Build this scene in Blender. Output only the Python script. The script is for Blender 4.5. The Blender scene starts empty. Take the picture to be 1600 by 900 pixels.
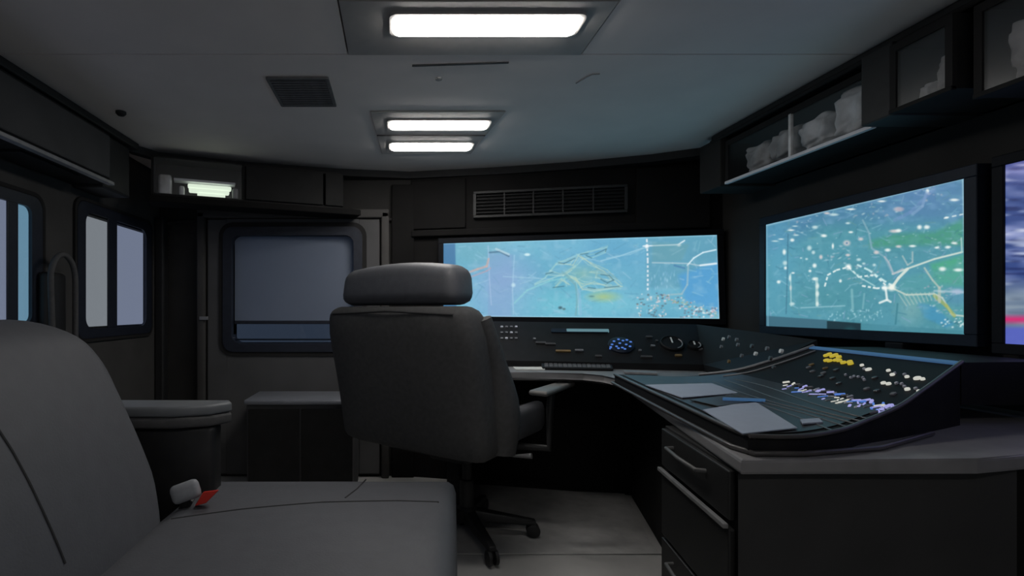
import bpy, bmesh, math, random
import numpy as np
from mathutils import Vector, Matrix

random.seed(7)
scene = bpy.context.scene
C = scene.collection
R = math.radians
EYE = 0.97            # eye height above the floor (m)
CEIL = 1.77

# ------------------------------------------------------------------ camera
cam_d = bpy.data.cameras.new('camera')
cam_d.sensor_width = 36.0
cam_d.lens = 18.0
cam_d.shift_x = 0.1125
cam_d.shift_y = 0.0219
cam_d.clip_start = 0.02
cam = bpy.data.objects.new('camera', cam_d)
cam.location = (0, 0, EYE)
cam.rotation_euler = (R(90), 0, 0)
C.objects.link(cam)
scene.camera = cam

# ------------------------------------------------------------------ world and exposure
world = bpy.data.worlds.new('overcast_sky')
scene.world = world
world.use_nodes = True
wn = world.node_tree.nodes
bg = wn['Background']
bg.inputs[0].default_value = (0.35, 0.36, 0.39, 1)
bg.inputs[1].default_value = 1.0
scene.view_settings.view_transform = 'Standard'
scene.view_settings.look = 'None'
scene.view_settings.gamma = 1.0
scene.view_settings.use_curve_mapping = False
scene.view_settings.exposure = 0.0
LAMP = 26.0            # ceiling diffuser strength

# ------------------------------------------------------------------ materials
MATS = {}
def mat(name, rgb, rough=0.6, metal=0.0, var=0.15, scale=30.0, bump=0.0, spec=0.5, coat=0.0):
    m = bpy.data.materials.new(name); m.use_nodes = True
    nt = m.node_tree; b = nt.nodes['Principled BSDF']
    b.inputs['Roughness'].default_value = rough
    b.inputs['Metallic'].default_value = metal
    b.inputs['Specular IOR Level'].default_value = spec
    b.inputs['Coat Weight'].default_value = coat
    tc = nt.nodes.new('ShaderNodeTexCoord')
    nz = nt.nodes.new('ShaderNodeTexNoise')
    nz.inputs['Scale'].default_value = scale
    nz.inputs['Detail'].default_value = 4
    nt.links.new(tc.outputs['Object'], nz.inputs['Vector'])
    rp = nt.nodes.new('ShaderNodeValToRGB')
    rp.color_ramp.elements[0].position = 0.3
    rp.color_ramp.elements[1].position = 0.7
    rp.color_ramp.elements[0].color = tuple(c*(1-var) for c in rgb) + (1,)
    rp.color_ramp.elements[1].color = tuple(min(1, c*(1+var)) for c in rgb) + (1,)
    nt.links.new(nz.outputs['Fac'], rp.inputs['Fac'])
    nt.links.new(rp.outputs['Color'], b.inputs['Base Color'])
    if bump:
        bp = nt.nodes.new('ShaderNodeBump')
        bp.inputs['Strength'].default_value = bump
        bp.inputs['Distance'].default_value = 0.002
        n2 = nt.nodes.new('ShaderNodeTexNoise')
        n2.inputs['Scale'].default_value = scale*8
        nt.links.new(tc.outputs['Object'], n2.inputs['Vector'])
        nt.links.new(n2.outputs['Fac'], bp.inputs['Height'])
        nt.links.new(bp.outputs['Normal'], b.inputs['Normal'])
    MATS[name] = m
    return m

def emit(name, rgb, strength):
    m = bpy.data.materials.new(name); m.use_nodes = True
    b = m.node_tree.nodes['Principled BSDF']
    b.inputs['Base Color'].default_value = tuple(c*0.2 for c in rgb) + (1,)
    b.inputs['Emission Color'].default_value = tuple(rgb) + (1,)
    b.inputs['Emission Strength'].default_value = strength
    MATS[name] = m
    return m

def glass(name, tint, gloss=0.06, rough=0.02):
    m = bpy.data.materials.new(name); m.use_nodes = True
    nt = m.node_tree; nt.nodes.clear()
    out = nt.nodes.new('ShaderNodeOutputMaterial')
    tr = nt.nodes.new('ShaderNodeBsdfTransparent'); tr.inputs[0].default_value = tint + (1,)
    gl = nt.nodes.new('ShaderNodeBsdfGlossy'); gl.inputs['Roughness'].default_value = rough
    mx = nt.nodes.new('ShaderNodeMixShader'); mx.inputs[0].default_value = gloss
    nt.links.new(tr.outputs[0], mx.inputs[1]); nt.links.new(gl.outputs[0], mx.inputs[2])
    nt.links.new(mx.outputs[0], out.inputs[0])
    MATS[name] = m
    return m

def screen_mat(name, strength=1.0):
    m = bpy.data.materials.new(name); m.use_nodes = True
    nt = m.node_tree; b = nt.nodes['Principled BSDF']
    b.inputs['Base Color'].default_value = (0.01, 0.01, 0.012, 1)
    b.inputs['Roughness'].default_value = 0.35
    at = nt.nodes.new('ShaderNodeAttribute'); at.attribute_name = 'picture'
    nt.links.new(at.outputs['Color'], b.inputs['Emission Color'])
    b.inputs['Emission Strength'].default_value = strength
    MATS[name] = m
    return m

mat('ceiling_laminate', (0.90, 0.83, 0.79), 0.75, var=0.03, scale=5)
mat('ceiling_seam', (0.05, 0.05, 0.05), 0.9)
mat('lamp_panel', (0.40, 0.39, 0.38), 0.6, var=0.04)
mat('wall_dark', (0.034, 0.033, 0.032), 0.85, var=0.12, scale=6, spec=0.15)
mat('wall_left_paint', (0.075, 0.072, 0.070), 0.85, var=0.1, scale=6, spec=0.15)
mat('vent_grey', (0.17, 0.17, 0.17), 0.7, spec=0.2)
mat('locker_face', (0.075, 0.075, 0.077), 0.7, var=0.1, scale=6, spec=0.2)
mat('wall_panel', (0.026, 0.025, 0.025), 0.8, var=0.1, scale=5, spec=0.15)
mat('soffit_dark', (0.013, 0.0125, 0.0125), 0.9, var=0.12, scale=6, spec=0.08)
mat('door_dark', (0.10, 0.099, 0.102), 0.85, var=0.08, scale=5, spec=0.12)
mat('trim_black', (0.016, 0.016, 0.017), 0.6)
mat('gasket', (0.018, 0.022, 0.035), 0.45)
mat('floor_vinyl', (0.40, 0.395, 0.385), 0.7, var=0.06, scale=9)
mat('mat_rubber', (0.38, 0.375, 0.37), 0.8, var=0.12, scale=14, bump=0.3)
mat('seat_vinyl', (0.102, 0.106, 0.118), 0.62, var=0.05, scale=25, bump=0.25)
mat('rear_wall_light', (0.6, 0.59, 0.57), 0.8)
mat('seam_thread', (0.035, 0.035, 0.037), 0.8)
mat('chair_fabric', (0.078, 0.077, 0.078), 0.8, var=0.12, scale=60, bump=0.3)
mat('chair_vinyl', (0.105, 0.108, 0.120), 0.5, var=0.08, scale=40, bump=0.2)
mat('black_plastic', (0.015, 0.015, 0.016), 0.5, var=0.2)
mat('armrest_pad', (0.16, 0.155, 0.15), 0.45, var=0.08)
mat('arm_grey', (0.17, 0.18, 0.19), 0.45, var=0.05)
mat('dark_cabinet', (0.020, 0.020, 0.020), 0.75, var=0.15, scale=12, spec=0.15)
mat('end_board', (0.045, 0.045, 0.045), 0.8, var=0.1, scale=8, spec=0.15)
mat('handle_dark', (0.10, 0.10, 0.10), 0.5)
mat('rail_grey', (0.17, 0.17, 0.17), 0.5)
mat('drawer_front', (0.013, 0.013, 0.013), 0.5, var=0.15, scale=12)
mat('void_black', (0.004, 0.004, 0.004), 0.9)
mat('worktop_grey', (0.23, 0.225, 0.23), 0.4, var=0.1, scale=20)
mat('console_black', (0.010, 0.010, 0.011), 0.62, var=0.2, scale=20, spec=0.2)
mat('tray_satin', (0.035, 0.035, 0.037), 0.42, var=0.2, scale=20, spec=0.5)
mat('console_rim', (0.07, 0.065, 0.065), 0.35)
mat('aluminium', (0.8, 0.8, 0.84), 0.5, metal=0.0, var=0.05)
mat('dull_metal', (0.28, 0.28, 0.29), 0.45, metal=0.3)
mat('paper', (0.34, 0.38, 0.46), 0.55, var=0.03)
mat('paper_print', (0.06, 0.09, 0.12), 0.6)
mat('folder_dark', (0.05, 0.045, 0.04), 0.4)
mat('buckle_grey', (0.30, 0.31, 0.33), 0.5)
mat('buckle_red', (0.75, 0.045, 0.03), 0.45, var=0.03)
mat('bezel', (0.006, 0.007, 0.010), 0.6, spec=0.15)
mat('bezel_blue', (0.010, 0.016, 0.030), 0.5, spec=0.25)
mat('key_pale', (0.55, 0.55, 0.62), 0.45)
mat('key_grey', (0.16, 0.16, 0.17), 0.5)
mat('yellow_cap', (0.75, 0.55, 0.04), 0.4)
mat('white_cap', (0.75, 0.75, 0.72), 0.4)
mat('brown_cap', (0.20, 0.13, 0.05), 0.5)
mat('bag_grey', (0.5, 0.49, 0.47), 0.6, var=0.35, scale=14, bump=0.5)
mat('bag_pale', (0.88, 0.86, 0.82), 0.5, var=0.35, scale=16, bump=0.5)
mat('locker_top', (0.22, 0.23, 0.26), 0.35, var=0.06)
mat('smudge', (0.33, 0.33, 0.33), 0.8)
mat('blind_cloth', (0.36, 0.40, 0.47), 0.8, var=0.03, scale=8)
MATS['blind_cloth'].node_tree.nodes['Principled BSDF'].inputs['Transmission Weight'].default_value = 0.0
emit('lamp_white', (1.0, 0.965, 0.92), LAMP)
emit('reflection_glow', (0.84, 0.98, 0.78), 1.0)  # glow imitating lamps reflected in the cabinet door
emit('blue_led', (0.10, 0.24, 0.75), 0.7)
emit('violet_led', (0.42, 0.42, 0.85), 0.75)
emit('white_led', (0.8, 0.8, 0.72), 0.65)
emit('yellow_led', (0.75, 0.58, 0.05), 0.55)
emit('cyan_display', (0.18, 0.36, 0.42), 0.5)
emit('blue_strip', (0.03, 0.08, 0.17), 1.0)
glass('clear_pane', (0.76, 0.79, 0.80))
glass('clear_pane_b', (0.70, 0.75, 0.86))
glass('cool_pane', (0.62, 0.86, 0.98))
glass('tinted_pane', (0.26, 0.31, 0.38))
glass('door_acrylic', (0.97, 0.97, 0.98), gloss=0.07, rough=0.25)
screen_mat('screen_picture', 1.0)

# translucent roller blind: cloth lets a little daylight through
_m = MATS['blind_cloth']; _nt = _m.node_tree
_tl = _nt.nodes.new('ShaderNodeBsdfTranslucent'); _tl.inputs[0].default_value = (0.62, 0.72, 0.86, 1)
_mx = _nt.nodes.new('ShaderNodeMixShader'); _mx.inputs[0].default_value = 0.55
_nt.links.new(_nt.nodes['Principled BSDF'].outputs[0], _mx.inputs[1])
_nt.links.new(_tl.outputs[0], _mx.inputs[2])
_nt.links.new(_mx.outputs[0], _nt.nodes['Material Output'].inputs[0])

# ------------------------------------------------------------------ mesh helpers
class MB:
    def __init__(s): s.bm = bmesh.new()
    def hexa(s, p, bevel=0.0, seg=3):
        """p: 8 corners, bottom loop then top loop"""
        t = bmesh.new()
        v = [t.verts.new(q) for q in p]
        for f in ((3,2,1,0),(4,5,6,7),(0,1,5,4),(1,2,6,5),(2,3,7,6),(3,0,4,7)):
            t.faces.new([v[i] for i in f])
        if bevel > 0:
            bmesh.ops.bevel(t, geom=list(t.edges), offset=bevel, segments=seg, profile=0.5, affect='EDGES', clamp_overlap=True)
        bmesh.ops.recalc_face_normals(t, faces=list(t.faces))
        s.merge(t); return s
    def box(s, x0, x1, y0, y1, z0, z1, bevel=0.0, seg=2, M=None):
        p = [(x0,y0,z0),(x1,y0,z0),(x1,y1,z0),(x0,y1,z0),(x0,y0,z1),(x1,y0,z1),(x1,y1,z1),(x0,y1,z1)]
        if M is not None: p = [M @ Vector(q) for q in p]
        return s.hexa(p, bevel, seg)
    def merge(s, t):
        me = bpy.data.meshes.new('tmp'); t.to_mesh(me); s.bm.from_mesh(me)
        bpy.data.meshes.remove(me); t.free()
    def tube(s, pts, r, n=10, close=False, caps=True):
        pts = [Vector(p) for p in pts]
        rad = r if isinstance(r, (list, tuple)) else [r]*len(pts)
        N = len(pts); rings = []
        up = Vector((0,0,1))
        prev = None
        for i, p in enumerate(pts):
            if close: d = pts[(i+1)%N] - pts[i-1]
            else: d = pts[min(i+1,N-1)] - pts[max(i-1,0)]
            d.normalize()
            if prev is None:
                a = d.cross(up)
                if a.length < 1e-3: a = d.cross(Vector((1,0,0)))
                a.normalize()
            else:
                a = prev - d*prev.dot(d)
                if a.length < 1e-5: a = d.orthogonal()
                a.normalize()
            prev = a; b = d.cross(a)
            rings.append([s.bm.verts.new(p + (a*math.cos(2*math.pi*k/n) + b*math.sin(2*math.pi*k/n))*rad[i]) for k in range(n)])
        for i in range(N if close else N-1):
            A, B = rings[i], rings[(i+1)%N]
            for k in range(n): s.bm.faces.new((A[k], A[(k+1)%n], B[(k+1)%n], B[k]))
        if caps and not close:
            s.bm.faces.new(rings[0][::-1]); s.bm.faces.new(rings[-1])
        return s
    def prism(s, poly, z0, z1, bevel=0.0, M=None, seg=2):
        t = bmesh.new()
        a = [t.verts.new((x, y, z0)) for x, y in poly]; b = [t.verts.new((x, y, z1)) for x, y in poly]
        n = len(poly)
        t.faces.new(a[::-1]); t.faces.new(b)
        for i in range(n): t.faces.new((a[i], a[(i+1)%n], b[(i+1)%n], b[i]))
        if bevel:
            es = [e for e in t.edges if abs(e.verts[0].co.z - e.verts[1].co.z) < 1e-6]
            bmesh.ops.bevel(t, geom=es, offset=bevel, segments=seg, profile=0.5, affect='EDGES', clamp_overlap=True)
        bmesh.ops.recalc_face_normals(t, faces=list(t.faces))
        if M is not None: t.transform(M)
        s.merge(t); return s
    def ring(s, outer, inner, d0, d1, M=None):
        t = bmesh.new(); n = len(outer)
        vs = [[t.verts.new((p[0], p[1], d)) for p in poly] for poly, d in ((outer,d0),(outer,d1),(inner,d1),(inner,d0))]
        for j in range(4):
            A, B = vs[j], vs[(j+1)%4]
            for i in range(n): t.faces.new((A[i], A[(i+1)%n], B[(i+1)%n], B[i]))
        bmesh.ops.recalc_face_normals(t, faces=list(t.faces))
        if M is not None: t.transform(M)
        s.merge(t); return s
    def lathe(s, prof, M=None, n=20):
        """prof: (radius, height)"""
        t = bmesh.new(); rings = []
        for r, h in prof:
            rings.append([t.verts.new((max(r,1e-4)*math.cos(2*math.pi*k/n), max(r,1e-4)*math.sin(2*math.pi*k/n), h)) for k in range(n)])
        for i in range(len(rings)-1):
            for k in range(n): t.faces.new((rings[i][k], rings[i][(k+1)%n], rings[i+1][(k+1)%n], rings[i+1][k]))
        t.faces.new(rings[0][::-1]); t.faces.new(rings[-1])
        bmesh.ops.recalc_face_normals(t, faces=list(t.faces))
        if M is not None: t.transform(M)
        s.merge(t); return s
    def build(s, name, m, parent=None, smooth=False, kind=None, label=None, cat=None, group=None):
        vs = s.bm.verts
        lo = Vector([min(v.co[i] for v in vs) for i in range(3)]); hi = Vector([max(v.co[i] for v in vs) for i in range(3)])
        c = (lo+hi)/2
        if parent is None: c.z = lo.z
        for v in vs: v.co -= c
        me = bpy.data.meshes.new(name); s.bm.to_mesh(me); s.bm.free()
        me.materials.append(MATS[m])
        if smooth:
            me.polygons.foreach_set('use_smooth', [True]*len(me.polygons))
            try: name != 'storage_bag' and me.set_sharp_from_angle(angle=R(50))
            except Exception: pass
        o = bpy.data.objects.new(name, me); C.objects.link(o)
        if parent is not None:
            o.parent = parent; o.location = c - POS[parent.name]
        else: o.location = c
        POS[o.name] = c.copy()
        tag(o, label, cat, group, kind)
        return o
POS = {}
def tag(o, label=None, cat=None, group=None, kind=None):
    if label: o['label'] = label
    if cat: o['category'] = cat
    if group: o['group'] = group
    if kind: o['kind'] = kind
    return o
def thing(name, label, cat, loc=(0,0,0), group=None, kind=None):
    o = bpy.data.objects.new(name, None); C.objects.link(o)
    o.location = loc; o.empty_display_size = 0.1
    POS[o.name] = Vector(loc)
    return tag(o, label, cat, group, kind)
def struct(name, loc=(0,0,0)):
    return thing(name, None, None, loc, kind='structure')
def rrect(x0, x1, y0, y1, r, k=6):
    pts = []
    for cx, cy, a0 in ((x1-r,y1-r,0),(x0+r,y1-r,90),(x0+r,y0+r,180),(x1-r,y0+r,270)):
        for i in range(k+1):
            a = R(a0 + 90*i/k); pts.append((cx + r*math.cos(a), cy + r*math.sin(a)))
    return pts
def P(px, py, Y):
    """room point seen at photo pixel (px,py) at depth Y"""
    return Vector(((px-620)*Y/800, Y, EYE - (py-485)*Y/800))
def frame_matrix(origin, xdir, zdir):
    """local x along xdir, local z along zdir (the normal)"""
    x = Vector(xdir).normalized(); z = Vector(zdir).normalized(); y = z.cross(x).normalized(); x = y.cross(z)
    M = Matrix((x, y, z)).transposed().to_4x4(); M.translation = Vector(origin)
    return M
def puff(mb, amt, center=None):
    """inflate a beveled block slightly like a stuffed cushion"""
    bm = mb.bm
    bmesh.ops.triangulate(bm, faces=[f for f in bm.faces if len(f.verts) > 4])
    bmesh.ops.subdivide_edges(bm, edges=[e for e in bm.edges if e.calc_length() > 0.09], cuts=6, use_grid_fill=True)
    lo = Vector([min(v.co[i] for v in bm.verts) for i in range(3)]); hi = Vector([max(v.co[i] for v in bm.verts) for i in range(3)])
    bm.normal_update()
    sh = []
    for v in bm.verts:
        u = [(v.co[i]-lo[i])/max(hi[i]-lo[i],1e-6)*2-1 for i in range(3)]
        n = v.normal; w = 1.0
        for i in range(3): w *= 1 - (1-abs(n[i]))*u[i]**2 if abs(n[i]) < .9 else 1
        sh.append(n*amt*max(w,0))
    for v, d in zip(list(bm.verts), sh): v.co += d
    return mb

# ================================================================== SETTING
# floor
MB().box(-1.5, 1.8, -1.3, 3.15, -0.05, 0).build('floor', 'floor_vinyl', kind='structure')
# ceiling: backing plus separate laminate panels with open joints
ce = struct('ceiling', (0, 1, CEIL))
MB().box(-1.5, 1.8, -1.3, 3.15, CEIL+0.012, CEIL+0.05).build('ceiling_backing', 'ceiling_seam', ce)
def cpanel(x0, x1, y0, y1, m='ceiling_laminate', name='ceiling_panel', z=0.0, th=0.012):
    g = 0.0022
    return MB().box(x0+g, x1-g, y0+g, y1-g, CEIL+z, CEIL+z+th, 0.001, 1).build(name, m, ce)
cpanel(-1.5, -0.152, 0.55, 1.60)
cpanel(0.575, 1.8, 0.55, 1.60)
cpanel(-0.152, 0.575, 0.55, 1.315)
cpanel(-1.5, 1.8, 1.60, 3.15)
cpanel(-1.5, 1.8, -1.3, 0.55)

# left wall with two openings (X = -1.39)
XL = -1.39
wl = MB()
wl.box(XL-0.03, XL, -1.3, 3.06, 0, 0.895)
wl.box(XL-0.03, XL, -1.3, 3.06, 1.402, CEIL)
for a, b in ((-1.3, 0.905), (1.98, 2.23), (2.865, 3.06)): wl.box(XL-0.03, XL, a, b, 0.895, 1.402)
wl.build('wall_left', 'wall_left_paint', kind='structure')

ML = lambda y: frame_matrix((XL, y, 0), (0, 1, 0), (1, 0, 0))   # local x = +Y, y = +Z, z = +X
MLm = frame_matrix((XL, 0, 0), (0, 1, 0), (1, 0, 0))
def left_window(n, y0, y1, z0, z1, panes, bar, rr):
    w = struct('window_%d' % n, (XL, (y0+y1)/2, z0))
    MB().ring(rrect(y0-0.06, y1+0.06, z0-0.045, z1+0.045, 0.05), rrect(y0, y1, z0, z1, rr), -0.002, 0.012, MLm).build('window_frame', 'gasket', w, True)
    MB().ring(rrect(y0-0.075, y1+0.075, z0-0.06, z1+0.06, 0.06), rrect(y0-0.058, y1+0.058, z0-0.043, z1+0.043, 0.05), 0, 0.012, MLm).build('outer_trim', 'wall_panel', w, True)
    for (a, b) in bar:
        MB().box(XL+0.0055, XL+0.012, a, b, z0, z1, 0.002).build('window_bar', 'gasket', w)
    for i, (a, b, m) in enumerate(panes):
        MB().box(XL+0.002, XL+0.005, a, b, z0, z1).build('pane', m, w)
    return w
# far window beside the corner: px 135..228 -> Y
left_window(2, 2.27, 2.82, EYE-0.082, EYE+0.44, [(2.27, 2.46, 'clear_pane'), (2.50, 2.82, 'clear_pane_b')], [(2.445, 2.525)], 0.05)
left_window(1, 0.95, 1.935, EYE-0.045, EYE+0.39, [(0.95, 1.82, 'clear_pane_b'), (1.86, 1.935, 'cool_pane')], [(1.813, 1.865)], 0.03)

# back wall, left run (Y = 3.0) with the door opening
YB = 3.0
wb = MB()
dx0, dx1, dz0, dz1 = -0.956, -0.25, EYE-0.19, EYE+0.435
wb.box(-1.45, dx0, YB, YB+0.06, 0, CEIL); wb.box(dx1, 0.12, YB, YB+0.06, 0, CEIL)
wb.box(dx0, dx1, YB, YB+0.06, 0, dz0); wb.box(dx0, dx1, YB, YB+0.06, dz1, CEIL)
wb.build('wall_back', 'wall_dark', kind='structure')
# slanted run behind the wide monitor
SL = Vector((1.65, -0.36, 0)).normalized(); SN = Vector((SL.y, -SL.x, 0))  # SN points to the room (-Y)
if SN.y > 0: SN = -SN
S0 = Vector((0.10, 2.985, 0))
MS = frame_matrix(S0, SL, -SN if False else SN)
def slant(u, d, z):        # along the slanted wall, distance out of it, height
    p = S0 + SL*u + SN*d; p.z = z; return p
def sbox(mb, u0, u1, d0, d1, z0, z1, bevel=0.0, seg=2):
    p = [slant(u0,d1,z0), slant(u1,d1,z0), slant(u1,d0,z0), slant(u0,d0,z0), slant(u0,d1,z1), slant(u1,d1,z1), slant(u1,d0,z1), slant(u0,d0,z1)]
    return mb.hexa(p, bevel, seg)
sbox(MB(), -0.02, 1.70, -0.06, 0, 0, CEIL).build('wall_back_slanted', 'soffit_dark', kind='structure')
# right wall
MB().box(1.68, 1.76, -1.3, 2.72, 0, CEIL).build('wall_right', 'wall_dark', kind='structure')
# unseen rear wall, pale for bounce; windscreen opening added for fill light
wr = MB()
wr.box(-1.45, 1.76, -1.36, -1.3, 0, 0.72); wr.box(-1.45, 1.76, -1.36, -1.3, 1.66, CEIL)
wr.box(-1.45, -1.25, -1.36, -1.3, 0.72, 1.66); wr.box(1.5, 1.76, -1.36, -1.3, 0.72, 1.66)
wr.build('wall_rear', 'rear_wall_light', kind='structure')
w3 = struct('window_3', (0, -1.33, 0.72))  # out-of-view window, added as a source of fill light
MB().box(-1.25, 1.5, -1.335, -1.33, 0.72, 1.66).build('pane', 'clear_pane', w3)
MB().box(0.1, 0.16, -1.35, -1.31, 0.72, 1.66).build('window_bar', 'gasket', w3)

# back door with its rounded window and roller blind
d1 = struct('door_1', (-0.65, YB, 0))
Mb = frame_matrix((0, YB, 0), (1, 0, 0), (0, -1, 0))   # local x=+X, y = +Z? checked below
lf = MB()
lf.box(-1.10, dx0-0.03, YB-0.03, YB-0.002, 0.02, 1.50, 0.006); lf.box(dx1+0.03, -0.10, YB-0.03, YB-0.002, 0.02, 1.50, 0.006)
lf.box(dx0-0.03, dx1+0.03, YB-0.03, YB-0.002, 0.02, dz0-0.03); lf.box(dx0-0.03, dx1+0.03, YB-0.03, YB-0.002, dz1+0.03, 1.50)
lf.build('door_leaf', 'door_dark', d1)
fr = MB()
for a in (-1.155, -0.09): fr.box(a, a+0.045, YB-0.05, YB-0.001, 0.0, 1.54, 0.008)
fr.box(-1.155, -0.045, YB-0.05, YB-0.001, 1.505, 1.555, 0.008)
fr.build('door_frame', 'wall_left_paint', d1, True)
def ring_back(o, i, d0, d1_):
    t = MB(); t.ring(o, i, 0, 1)
    for v in t.bm.verts:
        d = d0 + (d1_-d0)*v.co.z
        v.co = Vector((v.co.x, YB - d, v.co.y))
    bmesh.ops.recalc_face_normals(t.bm, faces=list(t.bm.faces))
    return t
ring_back(rrect(dx0-0.05, dx1+0.05, dz0-0.05, dz1+0.05, 0.06), rrect(dx0, dx1, dz0, dz1, 0.05), -0.05, 0.042).build('window_frame', 'gasket', d1, True)
ring_back(rrect(dx0-0.075, dx1+0.075, dz0-0.075, dz1+0.075, 0.08), rrect(dx0-0.05, dx1+0.05, dz0-0.05, dz1+0.05, 0.06), 0.0, 0.036).build('frame_trim', 'wall_panel', d1, True)
MB().box(dx0, dx1, YB+0.03, YB+0.035, dz0, dz1).build('pane', 'tinted_pane', d1)
zb = EYE-0.06
MB().box(dx0+0.004, dx1-0.004, YB+0.008, YB+0.010, zb, dz1).build('roller_blind', 'blind_cloth', d1)
MB().box(dx0+0.004, dx1-0.004, YB-0.004, YB+0.012, zb-0.020, zb, 0.003).build('blind_bar', 'gasket', d1)
MB().box(dx0+0.004, dx1-0.004, YB+0.0, YB+0.012, dz0+0.015, dz0+0.024, 0.002).build('window_rail', 'bezel_blue', d1)
MB().box(-1.135, -1.085, YB-0.062, YB-0.05, EYE-0.055, EYE-0.035, 0.003).build('door_catch', 'dull_metal', d1)

# corner post and trims
MB().box(-1.39, -1.335, 2.93, 2.999, 0, 1.50, 0.01).build('trim_1', 'trim_black', kind='structure')
MB().tube([(-1.378, 2.975, 1.47), (-1.24, 2.985, 1.49), (0.02, 2.985, 1.50)], 0.011, 8).build('trim_2', 'wall_panel', kind='structure', smooth=True)
# cable trunking along the ceiling edge (left, right)
MB().box(-1.33, -1.235, -1.2, 2.46, CEIL-0.035, CEIL-0.001, 0.008).build('trim_3', 'trim_black', kind='structure')
MB().box(1.44, 1.60, -1.2, 2.35, CEIL-0.03, CEIL-0.001, 0.008).build('trim_4', 'trim_black', kind='structure')
MB().tube([(1.432, 0.7, CEIL-0.036), (1.432, 2.33, CEIL-0.036)], 0.008, 8).build('trim_5', 'wall_panel', kind='structure', smooth=True)
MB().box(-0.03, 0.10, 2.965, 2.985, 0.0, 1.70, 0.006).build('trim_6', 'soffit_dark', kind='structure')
# rounded cove joining ceiling and back wall
pts = [(-1.30,2.42),(-1.20,2.60),(-0.86,2.76),(-0.33,2.90),(0.07,2.965),(0.55,2.875),(0.95,2.77),(1.30,2.64),(1.62,2.46)]
cv = MB()
for i in range(len(pts)-1):
    a, b = pts[i], pts[i+1]
    cv.hexa([(a[0],a[1],CEIL-0.035),(b[0],b[1],CEIL-0.035),(b[0],b[1]+0.09,CEIL-0.035),(a[0],a[1]+0.09,CEIL-0.035),
             (a[0],a[1]-0.018,CEIL-0.001),(b[0],b[1]-0.018,CEIL-0.001),(b[0],b[1]+0.09,CEIL-0.001),(a[0],a[1]+0.09,CEIL-0.001)])
cv.build('trim_7', 'trim_black', kind='structure')

# ================================================================== CEILING FITTINGS
def lamp_unit(t, x0, x1, y0, y1, skew=0.0):
    z = CEIL-0.016
    hs = MB().ring([(p[0], p[1]) for p in rrect(x0-0.012, x1+0.012, y0-0.012, y1+0.012, 0.02)], rrect(x0, x1, y0, y1, 0.014), CEIL-0.012, CEIL-0.001)
    hs.build('diffuser_rim', 'lamp_panel', t, True)
    d = MB().prism(rrect(x0, x1, y0, y1, 0.014), CEIL-0.018, CEIL-0.003, 0.004)
    d.build('diffuser', 'lamp_white', t, True)
t = thing('ceiling_light', 'large grey ceiling light panel with one long bright tube nearest the viewer', 'ceiling light', (0.21, 1.46, CEIL), 'ceiling lights')
MB().box(-0.150, 0.573, 1.318, 1.598, CEIL-0.004, CEIL+0.008, 0.002).build('panel', 'lamp_panel', t)
lamp_unit(t, -0.008, 0.50, 1.374, 1.462)
t = thing('ceiling_light', 'smaller far ceiling light panel holding two parallel bright tubes', 'ceiling light', (0.15, 2.3, CEIL), 'ceiling lights')
MB().prism([(-0.107,2.05),(0.436,2.05),(0.375,2.60),(-0.075,2.60)], CEIL-0.006, CEIL-0.001, 0.002).build('panel', 'lamp_panel', t)
MB().prism([(-0.09,2.315),(0.40,2.315),(0.398,2.322),(-0.09,2.322)], CEIL-0.010, CEIL-0.006).build('panel_rib', 'trim_black', t)
lamp_unit(t, -0.028, 0.385, 2.135, 2.222)
lamp_unit(t, -0.026, 0.355, 2.418, 2.512)
t = thing('ceiling_light', 'added unseen ceiling light panel behind the viewer that brightens the cabin', 'ceiling light', (0.15, -0.45, CEIL), 'ceiling lights')  # added fixture out of view, brightens the cabin from behind
MB().box(-0.25, 0.55, -0.62, -0.28, CEIL-0.006, CEIL-0.001, 0.002).build('panel', 'lamp_panel', t)
lamp_unit(t, -0.15, 0.45, -0.50, -0.40)
t = thing('ceiling_vent', 'square dark louvred vent in the ceiling left of the lights', 'vent', (-0.34, 1.87, CEIL))
MB().box(-0.445, -0.238, 1.755, 1.988, CEIL-0.003, CEIL-0.0005).build('backing', 'vent_grey', t)
MB().ring(rrect(-0.449,-0.234,1.75,1.993,0.006), rrect(-0.438,-0.246,1.762,1.982,0.004), CEIL-0.008, CEIL-0.001).build('vent_frame', 'lamp_panel', t).data.materials[0] = MATS['vent_grey']
for k in range(11):
    y = 1.772 + k*0.0195
    MB().box(-0.437, -0.247, y, y+0.011, CEIL-0.008, CEIL-0.004).build('slat', 'vent_grey', t)
tag(MB().hexa([(0.05,1.665,CEIL-0.004),(0.36,1.645,CEIL-0.004),(0.36,1.652,CEIL-0.004),(0.05,1.674,CEIL-0.004),
               (0.05,1.665,CEIL-0.0005),(0.36,1.645,CEIL-0.0005),(0.36,1.652,CEIL-0.0005),(0.05,1.674,CEIL-0.0005)]).build('ceiling_slot', 'trim_black'),
    'thin dark slot strip on the ceiling between the two light panels', 'slot')
MB().tube([(0.63,1.80,CEIL-0.002),(0.65,1.745,CEIL-0.003),(0.66,1.73,CEIL-0.003),(0.685,1.728,CEIL-0.002)], 0.0022, 6).build('ceiling_smudge', 'smudge', label='small grey hooked smudge mark on the bluish ceiling right of the slot', cat='clip')  # smudge mark on the ceiling, modelled as a thin bent tube
MB().lathe([(0.012,0),(0.012,-0.004),(0.006,-0.007)], Matrix.Translation((0.145,1.765,CEIL-0.0005))).build('ceiling_smudge_dot', 'smudge', label='tiny round smudge mark on the ceiling under the dark slot strip', cat='stud', smooth=True)  # smudge mark modelled as a small raised disc
MB().lathe([(0.02,0),(0.02,-0.008),(0.012,-0.016)], Matrix.Translation((-1.11,2.06,CEIL-0.0005))).build('ceiling_sensor', 'trim_black', label='small dark round sensor at the left edge of the ceiling', cat='sensor', smooth=True)

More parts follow.
